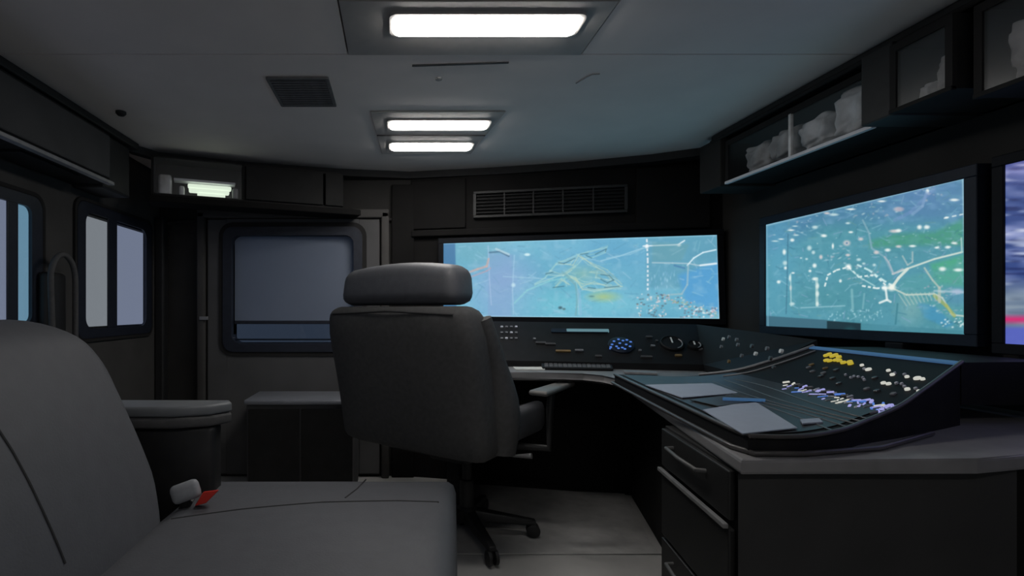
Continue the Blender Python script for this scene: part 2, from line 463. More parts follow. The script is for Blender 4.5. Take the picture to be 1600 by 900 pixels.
# ================================================================== OVERHEAD CABINETS
# left wall cabinet
zt, zbm = CEIL-0.055, EYE+0.535
t = thing('overhead_cabinet', 'long dark overhead locker on the left wall above the side windows', 'cabinet', (-1.3, 1.4, zbm), 'overhead cabinets')
MB().box(XL+0.002, -1.215, 0.5, 2.17, zbm, zt, 0.006).build('body', 'dark_cabinet', t)
for a, b in ((0.52, 1.30), (1.315, 2.155)):
    MB().box(-1.222, -1.205, a, b, zbm+0.02, zt-0.012, 0.006).build('door', 'locker_face', t)
MB().box(-1.222, -1.196, 0.5, 2.17, zbm-0.006, zbm+0.008, 0.002).build('edge_strip', 'dull_metal', t)
v = MB().box(-1.365, -1.25, 1.70, 2.02, zbm-0.008, zbm-0.001, 0.002).build('underside_grille', 'void_black', t)
# end filler near the corner
MB().box(-1.385, -1.25, 2.18, 2.40, zbm-0.01, CEIL-0.04, 0.01).build('trim_8', 'trim_black', kind='structure')

# corner cabinet run on the back wall (angled)
A = Vector((-1.20, 2.50, 0)); B = Vector((-0.30, 2.84, 0))
AD = (B-A).normalized(); AN = Vector((AD.y, -AD.x, 0))
L_ = (B-A).length
def ang(u, d, z): p = A + AD*u + AN*d; p.z = z; return p
def abox(mb, u0, u1, d0, d1, z0, z1, bevel=0.0, seg=2):
    return mb.hexa([ang(u0,d1,z0),ang(u1,d1,z0),ang(u1,d0,z0),ang(u0,d0,z0),ang(u0,d1,z1),ang(u1,d1,z1),ang(u1,d0,z1),ang(u0,d0,z1)], bevel, seg)
zc0, zc1 = EYE+0.565, CEIL-0.04
t = thing('overhead_cabinet', 'angled dark overhead cabinet over the back door with a clear glossy end', 'cabinet', (-0.75, 2.75, zc0), 'overhead cabinets')
k = MB()
abox(k, 0.0, L_, -0.13, -0.115, zc0, zc1)           # back
abox(k, 0.0, L_, -0.115, 0.0, zc0, zc0+0.012)        # floor
abox(k, 0.0, L_, -0.115, 0.0, zc1-0.012, zc1)        # top
abox(k, 0.0, 0.012, -0.115, 0.0, zc0, zc1)
abox(k, 0.43, 0.442, -0.115, 0.0, zc0, zc1)
abox(k, L_-0.012, L_, -0.115, 0.0, zc0, zc1)
k.build('body', 'wall_panel', t)
abox(MB(), 0.012, 0.425, 0.0, 0.006, zc0+0.008, zc1-0.008).build('clear_door', 'door_acrylic', t)
abox(MB(), 0.445, 0.85, 0.0, 0.014, zc0+0.01, zc1-0.01, 0.003).build('door', 'dark_cabinet', t)
abox(MB(), 0.862, L_, 0.0, 0.014, zc0+0.01, zc1-0.01, 0.003).build('end_panel', 'dark_cabinet', t)
abox(MB(), -0.01, L_+0.1, -0.13, 0.02, zc0-0.035, zc0-0.002, 0.006).build('valance', 'soffit_dark', t)
# reflection of lamps in the glossy door, imitated by glowing bars
t = thing('cabinet_reflection', 'short greenish white glow imitating a lamp reflection in the clear cabinet door', 'reflection', tuple(ang(0.22,-0.06,zc0+0.012)))
abox(MB(), 0.10, 0.395, -0.09, -0.03, zc0+0.088, zc0+0.100, 0.002).build('reflection_plate', 'aluminium', t)
abox(MB(), 0.165, 0.375, -0.07, -0.03, zc0+0.058, zc0+0.078, 0.006).build('reflection_bar', 'reflection_glow', t, True)
abox(MB(), 0.17, 0.365, -0.065, -0.025, zc0+0.036, zc0+0.055, 0.006).build('reflection_bar', 'reflection_glow', t, True)
abox(MB(), 0.21, 0.345, -0.06, -0.02, zc0+0.014, zc0+0.032, 0.006).build('reflection_bar', 'reflection_glow', t, True)
abox(MB(), 0.125, 0.15, -0.07, -0.025, zc0+0.014, zc0+0.062, 0.008).build('reflection_end', 'bag_pale', t, True)
abox(MB(), 0.38, 0.41, -0.07, -0.025, zc0+0.014, zc0+0.07, 0.008).build('reflection_end', 'dull_metal', t, True)
g = MB(); abox(g, 0.03, 0.09, -0.09, -0.03, zc0+0.013, zc0+0.115, 0.012)
g.build('wrapped_packet', 'bag_pale', smooth=True, label='pale wrapped packet standing left of the glowing imitated reflection', cat='packet')

# soffit with recessed black grille above the wide monitor
t = thing('air_grille', 'wide black slotted air grille recessed above the wide monitor', 'grille', tuple(slant(0.75, 0.03, EYE+0.54)))
u0, u1, g0, g1 = 0.36, 1.14, EYE+0.535, EYE+0.655
sbox(MB(), u0, u1, 0.001, 0.008, g0, g1).build('backing', 'void_black', t)
fm = MB()
sbox(fm, u0-0.015, u1+0.015, 0.001, 0.03, g0-0.015, g0, 0.003); sbox(fm, u0-0.015, u1+0.015, 0.001, 0.03, g1, g1+0.015, 0.003)
sbox(fm, u0-0.015, u0, 0.001, 0.03, g0, g1); sbox(fm, u1, u1+0.015, 0.001, 0.03, g0, g1)
fm.build('frame', 'trim_black', t)
for i in range(6):
    z = g0+0.010+i*0.019
    sbox(MB(), u0, u1, 0.008, 0.022, z, z+0.009, 0.002).build('slat', 'console_black', t)
for i in range(1, 5):
    u = u0+(u1-u0)*i/5
    sbox(MB(), u-0.004, u+0.004, 0.006, 0.026, g0, g1).build('grille_divider', 'trim_black', t)
# soffit panels left / right of it
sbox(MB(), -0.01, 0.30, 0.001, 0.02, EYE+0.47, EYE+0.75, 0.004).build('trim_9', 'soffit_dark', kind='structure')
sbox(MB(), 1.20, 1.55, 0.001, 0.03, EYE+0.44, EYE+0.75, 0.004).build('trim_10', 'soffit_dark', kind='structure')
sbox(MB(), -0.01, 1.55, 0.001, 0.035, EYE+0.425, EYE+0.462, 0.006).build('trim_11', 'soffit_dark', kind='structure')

# right wall cabinets
def side_cabinet(label, X, y0, y1, z0, z1, fill, door):
    t = thing('overhead_cabinet', label, 'cabinet', (X+0.1, (y0+y1)/2, z0), 'overhead cabinets')
    k = MB()
    k.box(X+0.012, 1.678, y0, y1, z0, z0+0.012); k.box(X+0.012, 1.678, y0, y1, z1-0.012, z1)
    k.box(X+0.012, 1.678, y0, y0+0.012, z0+0.012, z1-0.012); k.box(X+0.012, 1.678, y1-0.012, y1, z0+0.012, z1-0.012)
    k.box(1.66, 1.678, y0, y1, z0, z1)
    k.build('body', 'dark_cabinet', t)
    k = MB()
    k.box(X, X+0.012, y0, y1, z1-0.022, z1); k.box(X, X+0.012, y0, y0+0.018, z0, z1-0.022); k.box(X, X+0.012, y1-0.018, y1, z0, z1-0.022)
    k.build('door_frame', 'wall_panel', t)
    MB().box(X-0.004, X+0.012, y0, y1, z0-0.004, z0+0.008, 0.002).build('edge_strip', 'aluminium' if fill == 'a' else 'dark_cabinet', t)
    if door == 2:
        m = y0 + (y1-y0)*0.47
        MB().box(X-0.002, X+0.010, m-0.006, m+0.006, z0, z1-0.02, 0.002).build('door_stile', 'bag_pale', t)
    MB().box(X+0.003, X+0.007, y0+0.018, y1-0.018, z0+0.008, z1-0.022).build('clear_door', 'door_acrylic', t)
    return t
zr0 = EYE+0.56
side_cabinet('overhead cabinet with clear sliding doors and bright metal edge above the map monitor', 1.45, 1.56, 2.26, zr0, zr0+0.185, 'a', 2)
side_cabinet('small square overhead cabinet with one clear door between its two neighbours', 1.40, 1.29, 1.455, zr0, zr0+0.19, 'b', 1)
side_cabinet('overhead cabinet at the top right corner of the view packed with mottled bags', 1.425, 0.80, 1.265, zr0-0.035, zr0+0.19, 'c', 1)
MB().box(1.41, 1.678, 1.458, 1.557, zr0-0.004, CEIL-0.03, 0.006).build('trim_12', 'trim_black', kind='structure')
MB().box(1.43, 1.678, 2.265, 2.42, zr0-0.01, CEIL-0.03, 0.006).build('trim_13', 'wall_dark', kind='structure')
# bags and bundles in the right hand cabinets
def bundle(x, y, z, sx, sy, sz, m, seed, label, cat='bag', group=None):
    rnd = random.Random(seed)
    bm = bmesh.new(); bmesh.ops.create_icosphere(bm, subdivisions=4, radius=1)
    ph = [rnd.uniform(0, 6) for _ in range(6)]
    for v in bm.verts:
        c = v.co; f = 1 + 0.10*math.sin(5*c.x+ph[0])*math.cos(4*c.z+ph[1]) + 0.09*math.sin(9*c.y+ph[2]+3*c.z) + 0.05*math.sin(17*c.z+ph[3]+6*c.y)
        q = Vector([math.copysign(abs(a)**0.6, a) for a in c])*f
        v.co = Vector((x + q.x*sx*0.46, y + q.y*sy*0.46, max(z, z + sz*0.5 + q.z*sz*0.46)))
    mb = MB(); mb.bm.free(); mb.bm = bm
    return mb.build('storage_bag', m, smooth=True, label=label, cat=cat, group=group)
zf = zr0+0.013
bundle(1.54, 1.665, zf, 0.15, 0.17, 0.16, 'bag_pale', 1, 'pale crumpled bag at the near end of the clear doored cabinet', group='bags in the overhead cabinets')
bundle(1.54, 1.82, zf, 0.15, 0.14, 0.12, 'bag_pale', 2, 'low pale folded bundle beside the cabinet stile', group='bags in the overhead cabinets')
bundle(1.54, 1.965, zf, 0.15, 0.14, 0.13, 'bag_grey', 3, 'grey creased bag just beyond the cabinet stile', group='bags in the overhead cabinets')
bundle(1.55, 2.12, zf, 0.15, 0.16, 0.12, 'bag_grey', 4, 'dark grey bag at the far end of the clear doored cabinet', group='bags in the overhead cabinets')
bundle(1.52, 1.355, zf, 0.13, 0.085, 0.13, 'bag_grey', 5, 'single grey bag inside the small square overhead cabinet', group='bags in the overhead cabinets')
bundle(1.50, 1.418, zf, 0.08, 0.036, 0.06, 'bag_pale', 15, 'small pale pouch beside the grey bag in the square overhead cabinet', group='bags in the overhead cabinets')
zf2 = zr0-0.035+0.013
bundle(1.52, 1.185, zf2, 0.13, 0.10, 0.16, 'bag_grey', 6, 'upright mottled grey bag at the left of the corner overhead cabinet', group='bags in the overhead cabinets')
bundle(1.52, 1.08, zf2, 0.14, 0.10, 0.13, 'bag_pale', 8, 'paler mottled bag at the top right edge of the view', group='bags in the overhead cabinets')

# ================================================================== SCREENS
def canvas(x0, y0, x1, y1, s=2):
    W, H = int((x1-x0)*s), int((y1-y0)*s)
    gx, gy = np.meshgrid(x0 + (np.arange(W)+.5)/s, y0 + (np.arange(H)+.5)/s)
    return dict(x0=x0, y0=y0, s=s, gx=gx, gy=gy, im=np.zeros((H, W, 3)))
rs = np.random.RandomState(5)
def vnoise(c, sx, sy, seed):
    r = np.random.RandomState(seed)
    H, W = c['gx'].shape
    nx, ny = max(2, int(W/c['s']/sx)+2), max(2, int(H/c['s']/sy)+2)
    g = r.rand(ny+1, nx+1)
    u = (c['gx']-c['x0'])/sx; v = (c['gy']-c['y0'])/sy
    i = np.clip(u.astype(int), 0, nx-1); j = np.clip(v.astype(int), 0, ny-1)
    fu = u-i; fv = v-j; fu = fu*fu*(3-2*fu); fv = fv*fv*(3-2*fv)
    return (g[j,i]*(1-fu)+g[j,i+1]*fu)*(1-fv) + (g[j+1,i]*(1-fu)+g[j+1,i+1]*fu)*fv
def mixc(c, w, col):
    w = np.clip(w, 0, 1)[..., None]
    c['im'] = c['im']*(1-w) + np.array(col, float)*w
def blob(c, x, y, rx, ry, col, a=1.0, soft=0.5, rot=0.0):
    dx, dy = c['gx']-x, c['gy']-y
    cr, sr = math.cos(R(rot)), math.sin(R(rot))
    d = np.sqrt(((dx*cr+dy*sr)/rx)**2 + ((-dx*sr+dy*cr)/ry)**2)
    mixc(c, a*np.clip((1+soft-d)/(2*soft), 0, 1), col)
def line(c, pts, w, col, a=1.0, dash=None):
    for (x0, y0), (x1, y1) in zip(pts[:-1], pts[1:]):
        dx, dy = x1-x0, y1-y0; L2 = dx*dx+dy*dy+1e-9
        t = np.clip(((c['gx']-x0)*dx + (c['gy']-y0)*dy)/L2, 0, 1)
        d = np.hypot(c['gx']-x0-t*dx, c['gy']-y0-t*dy)
        k = np.clip((w*0.5+0.7-d)/1.0, 0, 1)
        if dash: k = k*(np.mod(t*math.sqrt(L2), dash) < dash*0.6)
        mixc(c, a*k, col)
def poly(c, pts, col, a=1.0, soft=2.0):
    gx, gy = c['gx'], c['gy']
    inside = np.zeros(gx.shape, bool); d = np.full(gx.shape, 1e9)
    n = len(pts)
    for i in range(n):
        (x0,y0),(x1,y1) = pts[i], pts[(i+1)%n]
        if y0 != y1:
            inside ^= ((gy < y0) != (gy < y1)) & (gx < (x1-x0)*(gy-y0)/(y1-y0)+x0)
        dx, dy = x1-x0, y1-y0
        t = np.clip(((gx-x0)*dx+(gy-y0)*dy)/(dx*dx+dy*dy+1e-9), 0, 1)
        d = np.minimum(d, np.hypot(gx-x0-t*dx, gy-y0-t*dy))
    d = np.where(inside, d, -d)
    mixc(c, a*np.clip(d/soft+0.5, 0, 1), col)
def soften(c, k=1):
    im = c['im']
    for _ in range(k):
        p = np.pad(im, ((1,1),(1,1),(0,0)), 'edge')
        im = (p[:-2,1:-1]+p[2:,1:-1]+p[1:-1,:-2]+p[1:-1,2:]+2*p[1:-1,1:-1])/6
    c['im'] = im
def to_linear(im):
    s = np.clip(im/255.0, 0, 1)
    return np.where(s <= 0.04045, s/12.92, ((s+0.055)/1.055)**2.4)
def screen_mesh(name, c4, nu, nv, cv, parent):
    """c4: world corners bottom-left, bottom-right, top-right, top-left; picture sampled from the drawn canvas"""
    a, b, cc, d = [np.array(p) for p in c4]
    u, v = np.meshgrid(np.linspace(0,1,nu), np.linspace(0,1,nv))
    u, v = u[...,None], v[...,None]
    Pw = a*(1-u)*(1-v) + b*u*(1-v) + cc*u*v + d*(1-u)*v
    px = 620 + 800*Pw[...,0]/Pw[...,1]; py = 485 - 800*(Pw[...,2]-EYE)/Pw[...,1]
    im = to_linear(cv['im']); H, W = im.shape[:2]
    fx = np.clip((px-cv['x0'])*cv['s']-.5, 0, W-1.001); fy = np.clip((py-cv['y0'])*cv['s']-.5, 0, H-1.001)
    i, j = fx.astype(int), fy.astype(int); wx, wy = (fx-i)[...,None], (fy-j)[...,None]
    col = (im[j,i]*(1-wx)+im[j,i+1]*wx)*(1-wy) + (im[j+1,i]*(1-wx)+im[j+1,i+1]*wx)*wy
    cen = Pw.reshape(-1,3).mean(0)
    verts = (Pw.reshape(-1,3) - cen)
    idx = np.arange(nu*nv).reshape(nv, nu)
    faces = np.stack([idx[:-1,:-1], idx[:-1,1:], idx[1:,1:], idx[1:,:-1]], -1).reshape(-1,4)
    me = bpy.data.meshes.new(name); me.from_pydata(verts.tolist(), [], faces.tolist())
    at = me.color_attributes.new('picture', 'FLOAT_COLOR', 'POINT')
    rgba = np.ones((nu*nv, 4), np.float32); rgba[:, :3] = col.reshape(-1,3)
    at.data.foreach_set('color', rgba.ravel())
    me.materials.append(MATS['screen_picture'])
    o = bpy.data.objects.new(name, me); C.objects.link(o)
    o.parent = parent; o.location = Vector(cen) - POS[parent.name]
    return o

# ---- wide monitor picture
cA = canvas(680, 355, 1135, 510)
c4 = lambda x, y: (680 + x/3.478, 350 + y/3.478)
cA['im'][:] = (112, 178, 206)
n = vnoise(cA, 70, 45, 1); mixc(cA, (n-.3)*1.1, (92, 165, 192)); n = vnoise(cA, 45, 30, 2); mixc(cA, (n-.45)*1.0, (128, 196, 214))
blob(cA, 790, 455, 45, 50, (142, 172, 214), .8, .6); blob(cA, 740, 395, 40, 22, (108, 172, 190), .7, .6)
blob(cA, 880, 475, 80, 25, (118, 200, 214), .6, .8); blob(cA, 955, 395, 60, 22, (104, 168, 206), .6, .8)
poly(cA, [(1010,365),(1125,365),(1125,450),(1010,450)], (98, 158, 182), .75, 6)
poly(cA, [(1060,430),(1128,405),(1128,490),(1070,470)], (88, 160, 212), .85, 8)
for i in range(160):
    f_ = random.Random(i); x0_, y0_ = f_.uniform(712,1120), f_.uniform(372,495); l_ = f_.uniform(4,22); a_ = f_.gauss(0,.5)
    line(cA, [(x0_,y0_),(x0_+l_*math.cos(a_), y0_+l_*math.sin(a_))], f_.uniform(.7,1.6), f_.choice([(150,200,222),(170,205,225),(95,155,185),(135,190,205)]), .45)
n = vnoise(cA, 9, 6, 3); mixc(cA, (n-.62)*.9, (160, 200, 220)); n = vnoise(cA, 3, 2.5, 33); mixc(cA, (n-.6)*.35, (80, 140, 170))
poly(cA, [(764,395),(801,398),(799,500),(762,500)], (132, 164, 205), .55, 4)
line(cA, [c4(288,120),c4(295,300),c4(305,440)], 1.5, (170,195,225), .6); line(cA, [c4(430,170),c4(420,360),c4(425,490)], 1.5, (165,200,225), .6)
line(cA, [c4(295,155),c4(350,150),c4(400,175)], 2, (70,110,140), .8); line(cA, [c4(330,135),c4(400,165)], 3, (190,215,225), .7)
line(cA, [c4(190,260),c4(230,245),c4(280,230),c4(290,190)], 3, (205,170,165), .7); line(cA, [c4(200,285),c4(280,255),c4(300,240)], 2, (190,160,175), .6)
blob(cA, *c4(500,166), 4.5, 2.2, (215,240,245), .9, .4); blob(cA, *c4(425,332), 3, 3, (200,230,240), .8)
line(cA, [c4(370,285),c4(560,295),c4(640,300)], 1.2, (165,205,225), .6)
line(cA, [c4(430,430),c4(500,360),c4(620,310),c4(720,290)], 2.0, (150,215,215), .5)
# tangled street pattern
rr_ = random.Random(3)
knots = [(540,325),(600,290),(660,215),(720,190),(780,165),(830,150),(930,130),(925,155),(860,180),(800,190),(760,235),(710,270),(620,300),(540,330)]
line(cA, [c4(*p) for p in knots], 1.4, (168,212,212), .6)
line(cA, [c4(p[0]+rr_.gauss(0,12), p[1]+rr_.gauss(0,9)) for p in knots], 1.2, (150,200,205), .6)
for seg in ([(670,215),(745,220),(765,180)],[(605,270),(700,280),(745,240)],[(780,170),(840,215),(930,255),(1005,335)],[(1005,335),(900,355),(810,345),(760,300),(720,280)],
            [(740,285),(800,330),(880,320),(960,335)],[(870,270),(940,275),(970,305),(930,320),(890,295),(870,270)],[(800,350),(860,365),(1000,340)],[(700,260),(760,330),(775,380),(770,490)],
            [(845,260),(900,255),(975,300)],[(880,240),(960,290)],[(640,340),(700,300),(720,330)]):
    for q_ in range(3):
        line(cA, [c4(p[0]+rr_.gauss(0,9), p[1]+rr_.gauss(0,7)) for p in seg], rr_.uniform(.8,1.8), rr_.choice([(182,216,212),(160,205,205),(196,214,190),(120,170,180)]), .55)
for seg in ([(670,210),(700,215),(760,185)],[(790,165),(830,160)],[(870,165),(930,135),(925,150)],[(900,275),(945,280),(970,305),(935,320),(900,300)],[(600,272),(640,262)],[(820,170),(850,185)],
            [(640,345),(700,338)],[(830,345),(870,350)],[(920,345),(1000,338)]):
    line(cA, [c4(*p) for p in seg], 1.0, (62,110,128), .75)
blob(cA, *c4(800,270), 18, 10, (160,196,160), .4, .9); blob(cA, *c4(915,395), 18, 6, (172,196,130), .75, .8)
blob(cA, *c4(680,455), 3.0, 2.2, (55,85,95), .8, .5); blob(cA, *c4(700,462), 2.4, 1.6, (70,95,95), .7, .5); blob(cA, *c4(850,393), 4, 1.2, (80,125,130), .7)
line(cA, [c4(780,360),c4(790,490)], 5, (150,190,220), .45)
line(cA, [c4(900,200),c4(1000,175),c4(1130,130)], 1.6, (160,205,225), .8); line(cA, [c4(930,185),c4(1060,165),c4(1150,125)], 1.2, (155,200,220), .6)
line(cA, [c4(1150,85),c4(1155,200),c4(1155,370)], 2.2, (235,240,245), .9, dash=7)
line(cA, [c4(1130,120),c4(1320,112),c4(1355,90)], 1.6, (235,245,250), .9)
blob(cA, *c4(1150,122), 3, 3, (245,248,250), .9); blob(cA, *c4(1325,115), 2.8, 2, (245,248,250), .9)
line(cA, [c4(1180,210),c4(1290,212),c4(1380,215),c4(1430,225),c4(1525,212)], 1.6, (180,205,215), .8)
line(cA, [c4(1440,225),c4(1528,215)], 2.4, (230,242,248), .9)
line(cA, [c4(1370,225),c4(1405,185),c4(1455,155),c4(1525,140)], 1.8, (220,240,248), .9)
line(cA, [c4(1375,225),c4(1370,330),c4(1340,380),c4(1260,385)], 2.4, (160,190,200), .7)
line(cA, [c4(1300,225),c4(1355,240)], 2.5, (75,125,170), .7)
poly(cA, [c4(1180,100),c4(1380,110),c4(1340,200),c4(1180,205)], (108,160,168), .45, 4)
for i in range(60):
    x, y = c4(rr_.uniform(1095,1260), rr_.uniform(375,505)); blob(cA, x, y, rr_.uniform(.8,2.2), rr_.uniform(.8,1.8), rr_.choice([(235,235,235),(225,215,220),(180,190,190),(95,110,120)]), .8)
for i in range(90):
    t_ = rr_.random(); x, y = c4(1200+330*t_, 385+100*t_ + rr_.gauss(0,14)); blob(cA, x, y, rr_.uniform(.8,2.2), rr_.uniform(.6,1.4), rr_.choice([(225,215,215),(205,170,175),(150,175,150),(90,100,120),(190,205,205)]), .8)
for i in range(40):
    x, y = c4(rr_.uniform(1330,1530), rr_.uniform(455,510)); blob(cA, x, y, 1.6, 1.2, rr_.choice([(240,240,240),(215,190,200),(110,120,135)]), .8)
for i in range(40):
    x, y = c4(rr_.uniform(1150,1330), rr_.uniform(250,380)); blob(cA, x, y, .9, 2.6, rr_.choice([(160,205,225),(120,175,205)]), .6)
poly(cA, [(690,370),(711,370),(714,510),(690,510)], (66, 118, 162), .9, 2)
line(cA, [(690,381),(1125,368)], 1.0, (170,215,235), .5); line(cA, [(690,494),(1125,498)], 2, (180,220,235), .55); line(cA, [(1121,365),(1124,498)], 1.4, (200,225,235), .6)

# ---- map monitor picture (right wall)
cB = canvas(1185, 265, 1525, 530)
c5 = lambda x, y: (1180 + x/3.214, 260 + y/3.214)
cB['im'][:] = (84, 150, 168)
n = vnoise(cB, 50, 40, 11); mixc(cB, (n-.3)*1.0, (74, 140, 150))
poly(cB, [(1190,250),(1520,250),(1520,345),(1370,350),(1290,350),(1190,400)], (78, 126, 164), .75, 26)
blob(cB, 1440, 305, 60, 28, (94, 132, 180), .6, .8); blob(cB, 1215, 400, 24, 90, (92, 160, 188), .6, .7)
poly(cB, [c5(575,375),c5(700,340),c5(900,330),c5(1045,262),c5(1045,395),c5(800,395),c5(580,410)], (74, 150, 128), .9, 8)
poly(cB, [c5(880,490),c5(1045,445),c5(1050,600),c5(900,590)], (78, 168, 130), .85, 8)
poly(cB, [c5(700,620),c5(740,560),c5(1045,480),c5(1060,800),c5(900,790)], (88, 160, 160), .5, 8)
poly(cB, [c5(810,680),c5(900,700),c5(1000,790),c5(960,810),c5(850,760)], (70, 145, 185), .8, 5)
blob(cB, *c5(1010,660), 20, 12, (90,145,175), .7); blob(cB, *c5(780,720), 18, 20, (150,185,180), .45, .8)
n = vnoise(cB, 8, 6, 12); mixc(cB, (n-.6)*.8, (120, 175, 190)); n = vnoise(cB, 4, 3, 13); mixc(cB, (n-.62)*.6, (60, 115, 140))
n = vnoise(cB, 16, 5, 14); mixc(cB, (n-.55)*.9*(cB['gy']<350), (128, 170, 205))
W1, W2 = (238,244,240), (195,220,222)
for i in range(260):
    f_ = random.Random(900+i); x0_, y0_ = f_.uniform(1200,1505), f_.uniform(285,505); l_ = f_.uniform(3,16); a_ = f_.gauss(-.2,.7)
    line(cB, [(x0_,y0_),(x0_+l_*math.cos(a_), y0_+l_*math.sin(a_))], f_.uniform(.7,1.7), f_.choice([(120,175,195),(150,195,210),(60,118,140),(100,150,150),(140,165,200)]), .45)
for (x_, y_, n_) in ((1310,400,16),(1375,330,16),(1440,300,16),(1470,380,14),(1465,455,22),(1480,490,16),(1350,430,18),(1240,345,14)):
    for i in range(n_):
        f_ = random.Random(x_*7+i); xx, yy = x_+f_.gauss(0,18), y_+f_.gauss(0,9)
        blob(cB, xx, yy, f_.uniform(.8,3.2), f_.uniform(.6,1.6), f_.choice([(175,205,215),(205,222,222),(150,180,190),(185,180,190)]), .6, .6, f_.uniform(-30,20))
line(cB, [c5(540,270),c5(570,330),c5(585,410),c5(650,455),c5(690,540)], 2.5, (130,170,185), .8)
line(cB, [c5(690,540),c5(760,515),c5(900,465),c5(1040,430)], 2.4, (205,220,210), .95)
line(cB, [c5(1035,360),c5(1038,430)], 2, (170,205,200), .9)
line(cB, [c5(685,610),c5(720,560),c5(765,515)], 4.0, (215,225,215), .95)
line(cB, [c5(650,455),c5(670,480),c5(695,540),c5(740,515)], 2.4, (175,185,195), .8)
line(cB, [c5(740,450),c5(765,495),c5(790,480),c5(790,430)], 2, (170,190,190), .8)
line(cB, [c5(640,610),c5(690,612),c5(760,645),c5(900,640),c5(940,660),c5(990,745),c5(1050,752)], 2.2, (200,212,200), .85)
line(cB, [c5(900,650),c5(960,700),c5(1000,750)], 5, (165,175,95), .7)
line(cB, [c5(850,510),c5(890,570),c5(925,610)], 2.4, (180,195,185), .85)
line(cB, [c5(925,610),c5(925,680)], 4.5, (190,195,180), .7)
line(cB, [c5(900,625),c5(1050,632)], 3, (185,205,215), .6); blob(cB, *c5(1015,628), 9, 4, (175,190,215), .8)
line(cB, [c5(655,610),c5(662,670),c5(625,685)], 3, W1, .85); line(cB, [c5(662,670),c5(680,680)], 3, W1, .8)
for k_ in range(9): line(cB, [c5(720+k_*22,640-k_), c5(760+k_*18,700-k_*4)], 1.2, (190,205,195), .6)
line(cB, [c5(350,600),c5(365,545),c5(410,520),c5(470,505),c5(520,555),c5(600,545),c5(660,600)], 2.2, W1, .9, dash=9)
line(cB, [c5(515,495),c5(570,520),c5(640,570),c5(690,600)], 2.6, (205,235,235), .9, dash=11)
line(cB, [c5(540,600),c5(610,612),c5(650,610)], 2.4, W1, .9, dash=8); line(cB, [c5(480,520),c5(530,560),c5(600,600)], 1.6, (190,225,225), .7)
blob(cB, *c5(468,505), 4.2, 4.2, (250,250,245), .95); blob(cB, *c5(685,608), 6, 5, (240,245,235), .95); blob(cB, *c5(650,610), 4, 4, (240,248,245), .9)
for x, y, rx, ry in ((272,410,4,4.5),(292,432,3,3.4),(298,498,3.6,4),(300,565,5,3),(312,600,3,5),(312,640,3,5),(312,690,2.6,4),(330,455,3,4),(258,465,2.4,2),(146,430,3,5),(150,485,4,4),(152,510,2.6,3),
                     (118,580,3.4,3),(175,560,2,6),(178,610,2,5),(186,690,4.5,3),(186,370,3.6,3),(205,345,5,1.5),(460,385,6,5),(530,365,4.4,2.8),(608,432,4.5,3.4),(465,445,4,2.4),(520,468,4,2.6),(545,488,3,2),
                     (598,495,3,2.6),(700,325,9,3),(720,322,5,3),(825,305,4,4),(862,305,5,3.6),(665,420,5,3),(720,402,5,2.4),(790,400,6,2.2),(912,408,4,2),(968,405,5,2.4),(1000,385,5,2),(395,242,8,2.4),(300,305,5,3),
                     (345,348,5,2.8),(465,285,4,2),(480,215,8,1.6),(635,175,7,1.8),(865,125,3,4.5),(1000,168,8,2.4),(960,257,3,2),(720,215,8,4),(360,235,5,2),(100,375,6,1.4),(130,365,5,1.2),(180,320,6,1.5),(200,300,5,1.2),
                     (275,525,2.6,2.4),(230,460,2,1.5),(190,535,3,1.6),(428,575,2.4,3),(390,400,2,5),(480,330,4,2),(940,515,6,4),(1020,520,8,3)):
    blob(cB, *c5(x, y), rx*.85, ry*.8, rr_.choice([W1, W1, W2, (215,205,205)]), .92, .5)
blob(cB, *c5(460,385), 1.8, 1.6, (84,130,165), .9, .4)
blob(cB, *c5(725,215), 6, 3, (150,150,175), .6)
line(cB, [c5(950,260),c5(1042,240)], 1.5, W1, .85, dash=12)
line(cB, [c5(860,130),c5(840,200),c5(790,240)], 4, (135,165,200), .6); line(cB, [c5(700,270),c5(780,230),c5(900,110)], 5, (120,148,195), .4)
line(cB, [c5(165,340),c5(160,600),c5(155,740)], 1.0, (50,95,120), .6); line(cB, [c5(178,540),c5(180,700)], 2, (185,215,215), .6)
for x in (305,312): line(cB, [c5(x,560),c5(x+2,700)], 1.6, (205,225,220), .7)
line(cB, [c5(485,620),c5(490,715)], 3.5, (140,190,195), .6); line(cB, [c5(548,640),c5(540,715)], 2.5, (130,180,190), .6); line(cB, [c5(715,690),c5(705,790)], 2.5, (45,110,125), .5)
for i in range(60):
    x, y = c5(rr_.uniform(340,640), rr_.uniform(722,775)); blob(cB, x, y, rr_.uniform(.6,1.6), rr_.uniform(.8,2), rr_.choice([(170,215,225),(100,160,180),(190,225,230)]), .6)
line(cB, [c5(230,710),c5(450,700)], 1.6, (165,205,215), .6)
for i in range(30):
    x, y = c5(rr_.uniform(930,1050), rr_.uniform(765,810)); blob(cB, x, y, 1.6, 1.3, rr_.choice([(225,240,240),(60,120,135)]), .8)
for i in range(70):
    x, y = c5(rr_.uniform(70,1040), rr_.uniform(120,700)); blob(cB, x, y, rr_.uniform(.8,2.4), rr_.uniform(.6,1.2), rr_.choice([(170,200,215),(120,170,190),(210,225,225)]), .5)
poly(cB, [(1190,493),(1292,500),(1292,530),(1190,530)], (62, 104, 122), .95, 1.5)
poly(cB, [(1292,501),(1345,505),(1345,530),(1292,530)], (22, 42, 50), .95, 1.5)
poly(cB, [(1345,505),(1520,518),(1520,535),(1345,535)], (58, 120, 136), .35, 1.5)
blob(cB, 1328, 517, 8, 6, (30,78,84), .8, .6)
line(cB, [(1195,353),(1506,279)], 1.8, (150,190,205), .7); line(cB, [(1504,277),(1511,520)], 1.8, (185,215,220), .6); line(cB, [(1198,352),(1200,512)], 2, (130,180,205), .5)

soften(cA, 2); soften(cB, 2)
